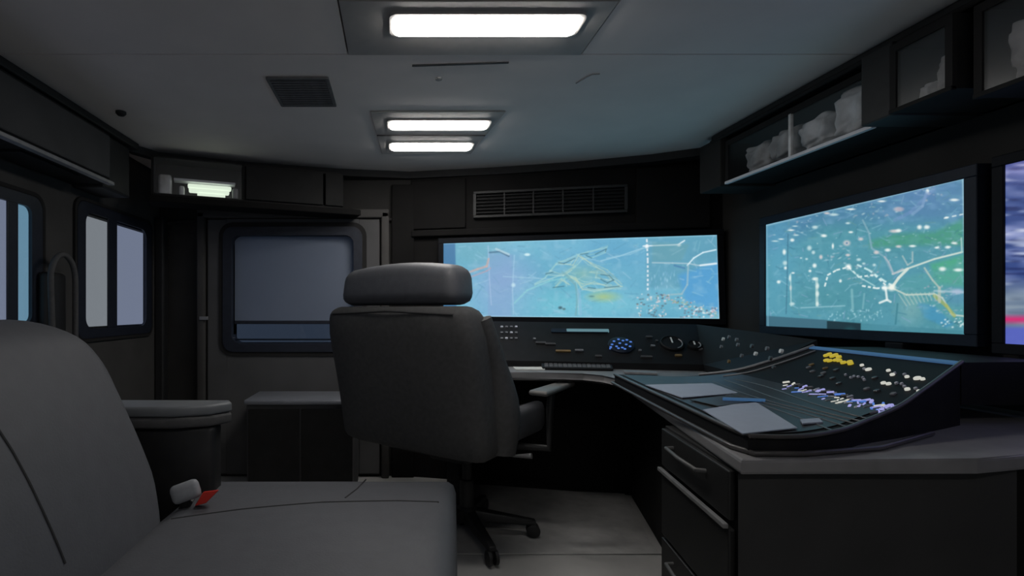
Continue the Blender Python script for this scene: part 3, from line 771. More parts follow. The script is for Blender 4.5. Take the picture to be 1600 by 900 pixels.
# ---- third monitor picture (right edge)
cD = canvas(1560, 60, 2080, 700, 1.0)
cD['im'][:] = (52, 72, 130)
n = vnoise(cD, 60, 9, 21); mixc(cD, (n-.35)*1.6, (150, 160, 205)); n = vnoise(cD, 26, 4, 22); mixc(cD, (n-.55)*2, (24, 34, 84))
n = vnoise(cD, 40, 6, 23); mixc(cD, (n-.62)*2.2, (215, 220, 235))
mixc(cD, np.clip((cD['gy']-430)/30, 0, 1)*.75, (120, 138, 150))
mixc(cD, np.clip(1-np.abs(cD['gy']-499)/9, 0, 1), (215, 40, 110)); mixc(cD, np.clip((cD['gy']-508)/6, 0, 1)*.9, (84, 96, 190))
mixc(cD, np.clip((300-cD['gy'])/70, 0, 1)*.35, (120, 90, 180))

# ---- wide monitor body (on the slanted line)
mA = [P(693, 494, 2.90), P(1124, 498, 2.60), P(1120, 367, 2.60), P(693, 380.5, 2.90)]
nrm = (mA[1]-mA[0]).cross(mA[3]-mA[0]).normalized()
if nrm.y > 0: nrm = -nrm
t = thing('wide_monitor', 'very wide back wall monitor showing a pale blue street map behind the chair', 'monitor', tuple((mA[0]+mA[1])/2))
def bezel_parts(t, q, nrm, w, depth, mat_b='bezel', ends=True, bars=(1,1,1,1)):
    bl, br, tr, tl = q
    ux = (br-bl).normalized(); uz = (tl-bl).normalized(); ux2 = (tr-tl).normalized()
    m = MB()
    def bar(p0, p1, p2, p3):   # front quad then pushed back
        f = nrm*0.006; b = -nrm*depth
        m.hexa([p0+b, p1+b, p1+f, p0+f, p3+b, p2+b, p2+f, p3+f], 0.002, 1)
    wl, wr_, wt, wb_ = [w*x for x in bars]
    bar(bl-ux*wl-uz*wb_, br+ux*wr_-uz*wb_, br+ux*wr_, bl-ux*wl)
    bar(tl-ux2*wl, tr+ux2*wr_, tr+ux2*wr_+uz*wt, tl-ux2*wl+uz*wt)
    bar(bl-ux*wl, bl, tl, tl-ux2*wl)
    bar(br, br+ux*wr_, tr+ux2*wr_, tr)
    m.build('bezel', mat_b, t)
    m = MB(); b0, b1 = -nrm*0.004, -nrm*depth
    m.hexa([bl+b1, br+b1, br+b0, bl+b0, tl+b1, tr+b1, tr+b0, tl+b0]); m.build('back_housing', 'bezel', t)
bezel_parts(t, mA, nrm, 0.030, 0.038)
screen_mesh('screen', mA, 640, 200, cA, t)

mBq = [P(1197, 513, 2.235), P(1513, 521, 1.444), P(1503, 278, 1.444), P(1196, 352, 2.235)]
for p in mBq: p.x = 1.612 + (1.444-p.y)*0.0
mBq[0].z = mBq[1].z = EYE-0.068; mBq[2].z = mBq[3].z = EYE+0.374
mBq[0].y = mBq[3].y = 1.612*800/577; mBq[1].y = mBq[2].y = 1.612*800/888
nB = Vector((-1, 0, 0))
t = thing('wall_monitor', 'large right wall monitor showing a green and teal terrain map', 'monitor', (1.64, 1.83, EYE-0.09), 'wall monitors')
bezel_parts(t, mBq, nB, 0.034, 0.05, 'bezel_blue')
screen_mesh('screen', mBq, 420, 300, cB, t)
MB().box(1.60, 1.67, 1.62, 1.68, EYE-0.125, EYE-0.103, 0.004).build('mount_foot', 'bezel', t)
mDq = [Vector((1.612, 1.356, EYE-0.088)), Vector((1.612, 0.60, EYE-0.088)), Vector((1.612, 0.60, EYE+0.385)), Vector((1.612, 1.356, EYE+0.385))]
t = thing('wall_monitor', 'right edge monitor with violet and blue streaks and a pink band', 'monitor', (1.64, 0.98, EYE-0.12), 'wall monitors')
bezel_parts(t, mDq, nB, 0.028, 0.05)
screen_mesh('screen', mDq, 220, 160, cD, t)

# ================================================================== DESK
ZD = EYE-0.27
desk_poly = [(0.622,0.925),(1.06,0.935),(1.20,0.96),(1.43,1.17),(1.675,1.30),(1.675,2.60),(0.25,2.90),(0.25,2.26),(0.62,2.235),(0.80,2.20),(0.86,2.13),(0.875,2.04),(0.86,1.94)]
t = thing('corner_desk', 'grey topped L shaped corner desk running under both map monitors', 'desk', (1.2, 1.8, 0))
MB().prism(desk_poly, ZD-0.028, ZD, 0.006).build('worktop', 'worktop_grey', t)
MB().tube([(0.66,1.0,ZD-0.033),(0.885,1.94,ZD-0.033),(0.88,2.10,ZD-0.033),(0.80,2.215,ZD-0.033),(0.27,2.28,ZD-0.033)], 0.006, 6).build('edge_lip', 'black_plastic', t)
MB().box(0.28, 0.31, 2.30, 2.86, 0, ZD-0.029).build('end_panel', 'dark_cabinet', t)
sbox(MB(), 0.22, 1.5, 0.03, 0.05, 0.0, ZD-0.03).build('modesty_panel', 'void_black', t)
# near drawer cabinet
t = thing('drawer_cabinet', 'black drawer cabinet under the near corner of the desk', 'cabinet', (0.9, 1.1, 0), 'drawer cabinets')
n0, n1 = Vector((0.640, 0.955)), Vector((0.700, 1.30))
poly_c = [(0.640,0.955),(1.16,0.975),(1.40,1.19),(1.42,1.34),(0.700,1.335)]
MB().prism(poly_c, 0.0, ZD-0.030, 0.003).build('body', 'dark_cabinet', t)
MB().prism([(0.632,0.948),(1.165,0.962),(1.165,0.972),(0.64,0.958)], 0.0, ZD-0.031, 0.001).build('end_panel', 'end_board', t)
dv = Vector((0.700-0.640, 1.335-0.955, 0)).normalized(); nv_ = Vector((-dv.y, dv.x, 0))
def face_box(mb, a, b, d0, d1, z0, z1, bevel=0.0, base=Vector((0.640,0.955,0))):
    q = lambda s, d, z: Vector(((base + dv*s + nv_*d).x, (base + dv*s + nv_*d).y, z))
    return mb.hexa([q(a,d1,z0),q(a,d0,z0),q(b,d0,z0),q(b,d1,z0),q(a,d1,z1),q(a,d0,z1),q(b,d0,z1),q(b,d1,z1)], bevel, 2)
zs = [(0.02,0.20),(0.21,0.385),(0.395,0.555),(0.572,ZD-0.034)]
for z0, z1 in zs:
    d = face_box(MB(), 0.012, 0.372, 0.001, 0.014, z0, z1, 0.003).build('drawer', 'drawer_front', t)
    top = z1 - 0.03
    h = MB()
    m0 = Vector((0.640,0.955,0)) + nv_*0.014
    q = lambda s, dd, z: Vector(((m0+dv*s+nv_*dd).x, (m0+dv*s+nv_*dd).y, z))
    if z1 > 0.6 or z1 < 0.4 :
        h.tube([q(0.11,-0.004,top),q(0.115,0.018,top),(q(0.2,0.022,top)),q(0.285,0.018,top),q(0.29,-0.004,top)], 0.0045, 8)
        h.build('handle', 'handle_dark', d, True)
face_box(MB(), 0.012, 0.372, 0.014, 0.024, 0.556, 0.566, 0.002).build('pull_rail', 'rail_grey', t)
# far drawer cabinet, set back under the desk
t = thing('drawer_cabinet', 'recessed dark drawer cabinet beside the knee space of the desk', 'cabinet', (1.2, 2.2, 0), 'drawer cabinets')
poly_c = [(0.98,1.45),(1.60,1.45),(1.64,2.55),(1.22,2.66),(1.06,2.0)]
MB().prism(poly_c, 0.0, ZD-0.030, 0.003).build('body', 'dark_cabinet', t)
b2 = Vector((0.98,1.45,0)); dv = (Vector((1.06,2.0,0))-b2).normalized(); nv_ = Vector((-dv.y, dv.x, 0))
for i in range(4):
    z0 = 0.03+i*0.157
    for a, b in ((0.012,0.27),(0.285,0.545)):
        d = face_box(MB(), a, b, 0.001, 0.014, z0, z0+0.148, 0.003, b2).build('drawer', 'drawer_front', t)
        m0 = b2 + nv_*0.014; m_ = (a+b)/2
        q = lambda s, dd, z: Vector(((m0+dv*s+nv_*dd).x, (m0+dv*s+nv_*dd).y, z))
        MB().tube([q(m_-.05,-0.003,z0+.11),q(m_-.045,0.016,z0+.11),q(m_+.045,0.016,z0+.11),q(m_+.05,-0.003,z0+.11)], 0.004, 8).build('handle', 'handle_dark', d, True)

# ================================================================== RIGHT CONTROL CONSOLE
zt_ = EYE-0.235
near = [(0.655,0.955,zt_),(0.75,0.955,zt_-0.001),(0.85,0.985,zt_+0.004),(0.94,1.03,zt_+0.012),(1.05,1.075,zt_+0.032),(1.148,1.12,zt_+0.060),(1.235,1.16,zt_+0.087),(1.32,1.20,zt_+0.113)]
far_ = [(0.80,1.88,zt_),(0.90,1.86,zt_),(0.99,1.82,zt_),(1.07,1.78,zt_+0.010),(1.15,1.73,zt_+0.030),(1.22,1.70,zt_+0.058),(1.29,1.68,zt_+0.087),(1.36,1.67,zt_+0.116)]
near = [Vector(p) for p in near]; far_ = [Vector(p) for p in far_]
def catmull(ps, t):
    n = len(ps)-1; f = min(max(t,0),1)*n; i = min(int(f), n-1); u = f-i
    p0, p1, p2, p3 = ps[max(i-1,0)], ps[i], ps[i+1], ps[min(i+2,n)]
    return 0.5*((2*p1)+(p2-p0)*u+(2*p0-5*p1+4*p2-p3)*u*u+(3*p1-p0-3*p2+p3)*u**3)
def surf(s, t): return catmull(near, t).lerp(catmull(far_, t), s)
def surf_frame(s, t, off=0.0):
    p = surf(s, t); ds = surf(min(s+.01,1), t)-surf(max(s-.01,0), t); dt = surf(s, min(t+.01,1))-surf(s, max(t-.01,0))
    nn = dt.cross(ds).normalized()
    if nn.z < 0: nn = -nn
    return frame_matrix(p+nn*off, dt, nn)
t = thing('control_console', 'curved black control console below the right wall monitor with lit keys', 'console', (1.05, 1.4, ZD+0.001))
NS, NT = 16, 40
b = MB()
top = [[b.bm.verts.new(surf(i/NS, j/NT)) for j in range(NT+1)] for i in range(NS+1)]
bot = [[b.bm.verts.new(Vector((v.co.x, v.co.y, ZD+0.001))) for v in row] for row in top]
for i in range(NS):
    for j in range(NT):
        b.bm.faces.new((top[i][j], top[i][j+1], top[i+1][j+1], top[i+1][j]))
for row, brow in ((top[0], bot[0]), (top[-1], bot[-1])):
    for j in range(NT): b.bm.faces.new((row[j], row[j+1], brow[j+1], brow[j]))
for col_ in (0, NT):
    for i in range(NS): b.bm.faces.new((top[i][col_], top[i+1][col_], bot[i+1][col_], bot[i][col_]))
bmesh.ops.recalc_face_normals(b.bm, faces=list(b.bm.faces))
b.build('body', 'console_black', t, True)
# top shelf to the wall
MB().hexa([surf(0,1)+Vector((0.003,0,-0.10)), Vector((1.57,1.22,zt_+0.01)), Vector((1.57,1.67,zt_+0.01)), surf(1,1)+Vector((0.003,0,-0.10)),
           surf(0,1)+Vector((0.003,0,0.0)), Vector((1.57,1.22,zt_+0.113)), Vector((1.57,1.67,zt_+0.116)), surf(1,1)+Vector((0.003,0,0))]).build('top_shelf', 'console_black', t)
# rims: near end, front edge, divider
MB().tube([surf(0, j/30)+Vector((0,-0.004,0.002)) for j in range(31)], 0.0045, 8).build('end_rim', 'console_rim', t, True)
MB().tube([surf(1, j/30)+Vector((0,0,0.004)) for j in range(12,31)], 0.005, 8).build('far_rim', 'dull_metal', t, True)
MB().tube([surf(0.9, j/30)+Vector((0,0,0.003)) for j in range(14,29)], 0.0025, 8).build('far_rim', 'dull_metal', t, True)
fr_ = [surf(0,0.03), surf(0,0)+Vector((0.006,0.004,0)), surf(0.05,0)] + [surf(i/12,0) for i in range(1,13)]
MB().tube(fr_, 0.005, 8).build('front_rim', 'console_rim', t, True)
lower = [Vector((p.x-0.012, p.y-0.006, ZD+0.006)) for p in fr_[2:]]
MB().tube([Vector((1.15,1.10,ZD+0.006)), Vector((0.93,0.985,ZD+0.006)), Vector((0.75,0.943,ZD+0.006)), Vector((0.66,0.945,ZD+0.006))]+lower, 0.005, 8).build('base_rim', 'console_rim', t, True)
bs = MB()
for i in range(10):
    s0, s1 = i/10, (i+1)/10
    bs.hexa([surf(s0,.955)+Vector((0,0,.001)), surf(s0,.985)+Vector((0,0,.001)), surf(s1,.985)+Vector((0,0,.001)), surf(s1,.955)+Vector((0,0,.001)),
             surf(s0,.955)+Vector((0,0,.005)), surf(s0,.985)+Vector((0,0,.005)), surf(s1,.985)+Vector((0,0,.005)), surf(s1,.955)+Vector((0,0,.005))])
bs.build('blue_trim', 'blue_strip', t)  # blue trim line along the top edge, in an emissive material
def key(s, t_, w, h, hgt, m, name='key', rnd=0.25, rot=0.0):
    M = surf_frame(s, t_, -0.001)
    if rot: M = M @ Matrix.Rotation(R(rot), 4, 'Z')
    return MB().prism(rrect(-w/2, w/2, -h/2, h/2, min(w,h)*rnd, 3), 0, hgt+0.001, min(0.001, hgt*.3), M, 1).build(name, m, t)
def inv(px, py):
    """surface parameters of the console seen at a photo pixel"""
    best = None
    for i in range(0, 41):
        for j in range(0, 61):
            p = surf(i/40, j/60); x = 620+800*p.x/p.y; y = 485-800*(p.z-EYE)/p.y
            d = (x-px)**2+(y-py)**2
            if best is None or d < best[0]: best = (d, i/40, j/60)
    return best[1], best[2]
rk = random.Random(11)
# lit key row (px 1225..1400)
for i in range(26):
    f = i/25
    for r_ in range(3):
        px, py = 1226+172*f - r_*7 + 4, 598+42*f + r_*5.5 + rk.uniform(-1.5,1.5)
        s, q_ = inv(px+6*(r_), py)
        key(s, q_, rk.uniform(.010,.022), rk.uniform(.003,.006), .004, rk.choice(['violet_led','violet_led','key_pale','white_led','key_grey','blue_led']), 'lit_key', .3, rk.uniform(-80,40))
for px, py in ((1376,640),(1384,638),(1391,634),(1398,636),(1393,642),(1385,646)):
    s, q_ = inv(px, py); key(s, q_, .011, .007, .004, 'violet_led', 'lit_key')
# yellow group
for px, py in ((1289,557),(1295,555),(1301,557),(1307,556),(1312,560),(1292,563),(1299,564),(1306,564),(1313,565),(1320,566),(1326,566),(1331,569)):
    s, q_ = inv(px, py); key(s, q_, .014, .012, .006, 'yellow_led', 'yellow_button', .45)
for px, py, w in ((1346,574,.012),(1358,577,.018),(1352,575,.010),(1388,581,.012),(1394,584,.013),(1400,582,.008),(1413,587,.010),(1419,591,.012),(1436,594,.020),(1442,596,.012),(1382,600,.014),(1387,603,.014),
                  (1403,599,.010),(1408,602,.010),(1414,606,.010),(1421,610,.014),(1430,607,.010),(1436,611,.012),(1323,588,.008),(1329,590,.009),(1335,589,.008),(1341,592,.009),(1347,591,.008),(1352,594,.009)):
    s, q_ = inv(px, py); key(s, q_, w*.8, w*.62, .005, 'white_led' if w > .011 else 'key_pale', 'push_button', .45)
for px, py in ((1262,574),(1268,570),(1270,582),(1285,583),(1290,577),(1282,590),(1305,580),(1300,592),(1310,600),(1356,606),(1366,592),(1370,612),(1398,616)):
    s, q_ = inv(px, py); key(s, q_, .013, .010, .004, rk.choice(['key_grey','console_rim','brown_cap']), 'push_button', .3)
tp = MB(); NSn, NTn = 12, 18
g_ = [[tp.bm.verts.new(surf(.03+.94*i/NSn, .04+.50*j/NTn)+Vector((0,0,.0012))) for j in range(NTn+1)] for i in range(NSn+1)]
for i in range(NSn):
    for j in range(NTn): tp.bm.faces.new((g_[i][j], g_[i][j+1], g_[i+1][j+1], g_[i+1][j]))
gs = bmesh.ops.extrude_face_region(tp.bm, geom=list(tp.bm.faces))
for v in [e for e in gs['geom'] if isinstance(e, bmesh.types.BMVert)]: v.co.z += .0012
bmesh.ops.recalc_face_normals(tp.bm, faces=list(tp.bm.faces))
tp.build('tray_surface', 'tray_satin', t, True)
# grooves across the lower tray
for k_ in range(5):
    MB().tube([surf(s_/10*.8, .26+k_*.05+0.02*math.sin(s_*.5+k_))+Vector((0,0,.0025)) for s_ in range(11)], 0.0018, 6).build('tray_ridge', 'console_rim', t)

# papers on the console tray
def sheet(pxs, name, m, label, cat, dz=0.003, th=0.002, group=None):
    pts = []
    for (px, py) in pxs:
        Y = (EYE-(zt_+dz))*800/(py-485); pts.append(((px-620)*Y/800, Y))
    ar = sum(pts[i][0]*pts[(i+1)%len(pts)][1]-pts[(i+1)%len(pts)][0]*pts[i][1] for i in range(len(pts)))
    if ar < 0: pts = pts[::-1]
    return MB().prism(pts, zt_+dz-th, zt_+dz).build(name, m, label=label, cat=cat, group=group)
sheet([(1008,601),(1136,598),(1172,612),(1066,621)], 'paper_sheet', 'paper', 'blue lit sheet of paper lying at the far end of the console tray', 'paper', 0.0062, group='papers on the console tray')
sheet([(1098,640),(1178,626),(1246,668),(1160,677)], 'paper_sheet', 'paper', 'pale sheet lying at the near end of the console tray', 'paper', 0.0062, group='papers on the console tray')
sheet([(1078,624),(1164,615),(1206,626),(1122,634)], 'map_folder', 'folder_dark', 'dark glossy folder lying between the two pale sheets', 'folder', 0.0062)
sheet([(1130,620.5),(1196,623),(1195,624),(1129,621.8)], 'pen', 'blue_strip', 'thin blue pen lying across the dark folder', 'pen', 0.013, 0.006)
sheet([(1250,655),(1280,653),(1286,659),(1254,661)], 'name_tag', 'paper', 'small pale tag near the front rim of the console', 'tag', 0.009, 0.003)

# ================================================================== BACK INSTRUMENT PANEL
t = thing('instrument_panel', 'black sloping instrument panel under the wide monitor with dials and displays', 'instrument panel', (0.75, 2.6, ZD+0.001))
qa = [Vector((0.27,2.52,ZD+0.03)), Vector((1.36,2.27,ZD+0.03)), Vector((1.47,2.51,EYE-0.068)), Vector((0.27,2.79,EYE-0.055))]
qb = [Vector((1.36,2.27,ZD+0.03)), Vector((1.24,1.82,ZD+0.04)), Vector((1.42,1.73,EYE-0.10)), Vector((1.47,2.51,EYE-0.068))]
def wedge(mb, q, back):
    lo = [Vector((p.x,p.y,ZD+0.001)) for p in (q[0], q[1], q[1]+back, q[0]+back)]
    mb.hexa([lo[0], lo[1], Vector((back.x+q[2].x,back.y+q[2].y,ZD+0.001)), Vector((back.x+q[3].x,back.y+q[3].y,ZD+0.001)), q[0], q[1], q[2], q[3]])
w = MB(); wedge(w, qa, Vector((0,0.02,0))); w.build('body', 'console_black', t)
w = MB(); wedge(w, qb, Vector((0.02,0,0))); w.build('corner_body', 'console_black', t)
def qpt(q, px, py):
    """point where the sight line through a photo pixel meets the plane of q"""
    n_ = (q[1]-q[0]).cross(q[3]-q[0]).normalized()
    d = P(px, py, 1.0)-Vector((0,0,EYE)); o = Vector((0,0,EYE))
    k_ = (q[0]-o).dot(n_)/d.dot(n_); p = o+d*k_
    if n_.z < 0: n_ = -n_
    if n_.y > 0 and abs(n_.z) < .05: n_ = -n_
    return frame_matrix(p, q[1]-q[0], n_)
def onpanel(q, px, py, w, h, hgt, m, name, rnd=.2, parent=None):
    return MB().prism(rrect(-w/2, w/2, -h/2, h/2, min(w,h)*rnd, 3), -0.001, hgt, 0, qpt(q, px, py)).build(name, m, parent or t)
onpanel(qa, 905, 517, .27, .030, .003, 'bezel_blue', 'status_display')
onpanel(qa, 918, 517, .20, .022, .005, 'cyan_display', 'display_glass', .1)
for i in range(4):
    for j in range(3):
        onpanel(qa, 784+i*7.5, 511+j*9, .014, .012, .005, 'key_grey' if (i+j) % 3 else 'key_pale', 'push_button', .4)
MB().lathe([(.058,-.001),(.058,.006),(.050,.010)], qpt(qa, 970, 540), 28).build('round_display', 'bezel_blue', t, True)
for px, py in ((956,541),(959,536),(963,544),(966,533),(968,539),(972,546),(973,535),(978,541),(979,534),(984,544),(985,537),(966,547),(954,545),(976,548)):
    onpanel(qa, px, py, .011, .008, .013, 'blue_led', 'blue_light', .4)
def dial(px, py, r, q=qa):
    M = qpt(q, px, py)
    d = MB().lathe([(r,-.001),(r,.010),(r*.9,.014),(r*.86,.009),(0.001,.009)], M, 28).build('dial', 'console_black', t, True)
    arc = [M @ Vector((r*.8*math.cos(R(a)), r*.8*math.sin(R(a)), .011)) for a in range(-70, 50, 10)]
    MB().tube(arc, .0028, 6).build('dial_scale', 'dull_metal', d)
    MB().hexa([M @ Vector(v) for v in ((-.003,-.003,.010),(.003,-.003,.010),(.003,r*.7,.010),(-.003,r*.7,.010),(-.003,-.003,.014),(.003,-.003,.014),(.003,r*.7,.014),(-.003,r*.7,.014))]).build('dial_needle', 'white_cap', d)
dial(1050, 538, .052); dial(1085, 541, .030)
for px, py, w, m in ((1020,541,.020,'key_grey'),(1043,528,.012,'white_cap'),(1094,546,.020,'key_grey'),(835,530,.014,'key_grey'),(860,538,.05,'console_rim'),(880,549,.07,'brown_cap'),(845,536,.05,'console_rim'),(905,548,.04,'key_grey'),(935,557,.03,'console_rim'),
                     (1010,558,.05,'console_rim'),(1060,556,.03,'brown_cap'),(1000,548,.014,'key_grey'),(1026,533,.012,'console_rim'),(1014,527,.03,'console_rim')):
    onpanel(qa, px, py, w, .012, .006, m, 'push_button', .4)
for px, py, m in ((1131,530,'white_cap'),(1140,527,'key_grey'),(1152,531,'key_grey'),(1154,539,'key_grey'),(1182,553,'white_cap'),(1222,549,'white_cap'),(1140,565,'brown_cap'),(1165,578,'key_pale'),(1188,575,'brown_cap'),(1128,542,'key_grey'),(1176,541,'console_rim'),
                  (1205,560,'console_rim'),(1160,556,'key_grey'),(1200,545,'key_grey'),(1210,575,'console_rim'),(1198,590,'key_pale'),(1216,589,'white_cap')):
    onpanel(qb, px, py, .016, .014, .006, m, 'push_button', .45)
# document holder ledge and keyboard in front of the panel
t = thing('keyboard', 'low black keyboard on the back desk left of the dials', 'keyboard', (0.7, 2.36, ZD+0.001))
MB().hexa([Vector(p) for p in ((0.66,2.32,ZD+.001),(0.96,2.27,ZD+.001),(0.985,2.345,ZD+.001),(0.68,2.41,ZD+.001),(0.66,2.32,ZD+.012),(0.96,2.27,ZD+.012),(0.985,2.345,ZD+.022),(0.68,2.41,ZD+.022))], .003).build('base', 'console_black', t)
for i in range(14):
    for j in range(4):
        u, v_ = (i+.5)/14, (j+.5)/4
        p = Vector((0.67,2.328,ZD+.0125)).lerp(Vector((0.955,2.280,ZD+.0125)), u).lerp(Vector((0.69,2.400,ZD+.0215)).lerp(Vector((0.975,2.337,ZD+.0215)), u), v_)
        MB().box(p.x-.008, p.x+.008, p.y-.007, p.y+.007, p.z-.001, p.z+.004, .001, 1).build('key', 'key_grey' if j < 3 else 'console_rim', t)
zt_old = zt_
MB().prism([(0.535,2.30),(0.665,2.30),(0.70,2.40),(0.545,2.40)], ZD+.001, ZD+.006).build('notepad', 'white_cap', label='white notepad on the back desk just right of the chair', cat='notepad')
MB().hexa([(0.96,2.16,ZD+.001),(1.08,2.12,ZD+.001),(1.10,2.18,ZD+.001),(0.98,2.22,ZD+.001),(0.96,2.16,ZD+.012),(1.08,2.12,ZD+.012),(1.10,2.18,ZD+.012),(0.98,2.22,ZD+.012)], .003).build('handset', 'dull_metal', label='small grey handset lying in the corner of the desk', cat='handset')

# ================================================================== FLOOR MAT, LOCKER, TUBE
MB().prism([(0.05,2.03),(1.05,2.03),(1.05,2.12),(1.18,2.60),(1.20,2.70),(0.05,2.85)], 0.001, 0.006, 0.002).build('floor_mat', 'mat_rubber', label='dark ribbed rubber mat on the floor under the swivel chair', cat='mat')
t = thing('low_locker', 'low dark locker with a blue grey top under the door window', 'locker', (-0.55, 2.7, 0))
MB().box(-0.78, -0.22, 2.66, 2.93, 0.0, EYE-0.49, 0.006).build('body', 'door_dark', t)
MB().box(-0.79, -0.21, 2.64, 2.935, EYE-0.489, EYE-0.462, 0.008).build('lid', 'locker_top', t, True)
MB().box(-0.77, -0.505, 2.648, 2.659, 0.06, EYE-0.51, 0.004).build('door', 'dark_cabinet', t)
MB().box(-0.495, -0.23, 2.648, 2.659, 0.06, EYE-0.51, 0.004).build('door', 'dark_cabinet', t)
# bent tube at the right end of the desk
MB().tube([(1.19,0.935,ZD-0.05),(1.30,1.00,ZD-0.035),(1.40,1.085,ZD+0.01),(1.44,1.115,ZD+0.04),(1.48,1.14,ZD+0.09)], 0.008, 10).build('desk_cable', 'black_plastic', smooth=True, label='black bent cable conduit curving up at the right end of the desk', cat='cable')

# dark upright seat back by the left wall
t = thing('folding_seat', 'dark folded wall seat with an arched rail between the side windows', 'seat', (-1.31, 2.05, 0))
arch = []
cy, cz, rr2 = 2.02, EYE+0.12, 0.075
for x_ in (0,):
    arch = [(-1.335, 1.965, 0.62)] + [(-1.335, cy - 0.075*math.cos(R(a))*1.0, cz + 0.10*math.sin(R(a))) for a in range(0, 181, 15)] + [(-1.335, 2.095, 0.62)]
MB().tube([(p[0]+0.02, p[1], p[2]) for p in arch], 0.011, 8).build('arched_rail', 'chair_fabric', t, True)
MB().hexa([(-1.385,1.955,0.40),(-1.335,1.955,0.40),(-1.335,2.085,0.40),(-1.385,2.085,0.40),(-1.385,1.96,1.12),(-1.335,1.96,1.12),(-1.335,2.08,1.12),(-1.385,2.08,1.12)], .02, 3).build('backrest', 'black_plastic', t, True)
MB().box(-1.385, -1.30, 1.95, 2.09, 0.36, 0.40, 0.01).build('seat', 'black_plastic', t, True)
for yy in (1.97, 2.07): MB().tube([(-1.35,yy,0.0),(-1.35,yy,0.37)], 0.012, 8).build('leg', 'black_plastic', t, True)

# ================================================================== BENCH SEAT (bottom left)
ZS = 0.45
t = thing('passenger_seat', 'wide grey upholstered seat in the left foreground with red buckle', 'seat', (-0.3, 1.1, 0))
# base
MB().prism([(-0.95,0.62),(0.02,0.62),(0.09,1.50),(-0.95,1.50)], 0.0, 0.24, 0.01).build('base', 'black_plastic', t)
# cushion: soft grid over a trapezoid
def cushion(corners, z0, z1, r, n=28, name='seat_cushion', crown=0.012):
    (a, b, c, d) = [Vector(p) for p in corners]   # a near-left, b near-right, c far-right, d far-left
    m = MB(); bm = m.bm
    def prof(w):      # 0..1 across -> inset param + height drop for a rounded edge
        return w
    L1 = (b-a).length; L2 = (d-a).length
    rows = []
    us = [0, .15*r/L1, .45*r/L1, r/L1] + [r/L1+(1-2*r/L1)*i/n for i in range(1, n)] + [1-r/L1, 1-.45*r/L1, 1-.15*r/L1, 1]
    vs = [0, .15*r/L2, .45*r/L2, r/L2] + [r/L2+(1-2*r/L2)*i/n for i in range(1, n)] + [1-r/L2, 1-.45*r/L2, 1-.15*r/L2, 1]
    def drop(u, L):
        e = min(u, 1-u)*L
        return 0 if e >= r else r - math.sqrt(max(r*r-(r-e)**2, 0))
    for v in vs:
        row = []
        for u in us:
            p = a.lerp(b, u).lerp(d.lerp(c, u), v)
            z = z1 - max(drop(u, L1), drop(v, L2)) + crown*math.sin(math.pi*u)*math.sin(math.pi*v)
            row.append(bm.verts.new((p.x, p.y, z)))
        rows.append(row)
    for j in range(len(vs)-1):
        for i in range(len(us)-1): bm.faces.new((rows[j][i], rows[j][i+1], rows[j+1][i+1], rows[j+1][i]))
    loop = rows[0] + [r_[-1] for r_ in rows[1:]] + rows[-1][-2::-1] + [r_[0] for r_ in rows[-2:0:-1]]
    low = [bm.verts.new((v.co.x, v.co.y, z0)) for v in loop]
    for i in range(len(loop)): bm.faces.new((loop[i], low[i], low[(i+1)%len(loop)], loop[(i+1)%len(loop)]))
    bm.faces.new(low)
    bmesh.ops.recalc_face_normals(bm, faces=list(bm.faces))
    return m.build(name, 'seat_vinyl', t, True)
ca, cb, cc_, cd = (-0.64,0.60,0), (0.075,0.60,0), (0.185,1.60,0), (-0.60,1.60,0)
cushion((ca, cb, cc_, cd), 0.24, ZS, 0.05)
def crown_z(x, y):
    v = (y-0.60)/1.0; xl = -0.64+0.04*v; xr = 0.075+0.11*v; u = (x-xl)/(xr-xl)
    return ZS + 0.012*math.sin(math.pi*min(max(u,0),1))*math.sin(math.pi*min(max(v,0),1))
def seam_on(pts):
    out = []
    for i in range(len(pts)-1):
        for k_ in range(8):
            f = k_/8; x = pts[i][0]*(1-f)+pts[i+1][0]*f; y = pts[i][1]*(1-f)+pts[i+1][1]*f; out.append((x, y, crown_z(x,y)+0.0002))
    MB().tube(out, 0.0022, 6).build('seam', 'seam_thread', t)
seam_on([(-0.56,1.27),(-0.40,1.32),(-0.20,1.365),(0.0,1.385),(0.13,1.385)])
seam_on([(-0.095,1.57),(-0.115,1.48),(-0.145,1.39)])
# backrest: leaning slab with big rounded far top corner
bk = MB(); bm = bk.bm
lean = lambda z: -0.585 - 0.17*((z-0.42)/0.52)**1.3 if z > 0.42 else -0.585
ny, nz = 26, 26
def outline_y(z):     # far edge of the back as a function of height
    zt2 = 0.95
    r = 0.16
    if z > zt2-r: return 1.30 - (r - math.sqrt(max(r*r-(z-(zt2-r))**2, 0)))*1.15
    if z < 0.55: return 1.335 - 0.02*(0.55-z)/0.15
    return 1.30 + 0.035*(zt2-r-z)/(zt2-r-0.55)
rowsF, rowsB = [], []
for j in range(nz+1):
    z = 0.36 + (0.95-0.36)*(1-(1-j/nz)**1.6)
    y1 = outline_y(z); y0 = 0.42
    rf, rb = [], []
    for i in range(ny+1):
        u = 1-(1-i/ny)**1.7; y = y0 + (y1-y0)*u
        e = min(1.0, (y1-y)/0.06); ez = min(1.0, (0.95-z)/0.06)
        th = 0.085*math.sqrt(max(1-(1-e)**2, 0))*math.sqrt(max(1-(1-ez)**2, 0.0))
        xc = lean(z) - 0.085
        bul = 0.02*math.sin(math.pi*u)*math.sin(math.pi*min(1,(z-.36)/.59))
        rf.append(bm.verts.new((xc + th + bul, y, z))); rb.append(bm.verts.new((xc - th - 0.01, y, z)))
    rowsF.append(rf); rowsB.append(rb)
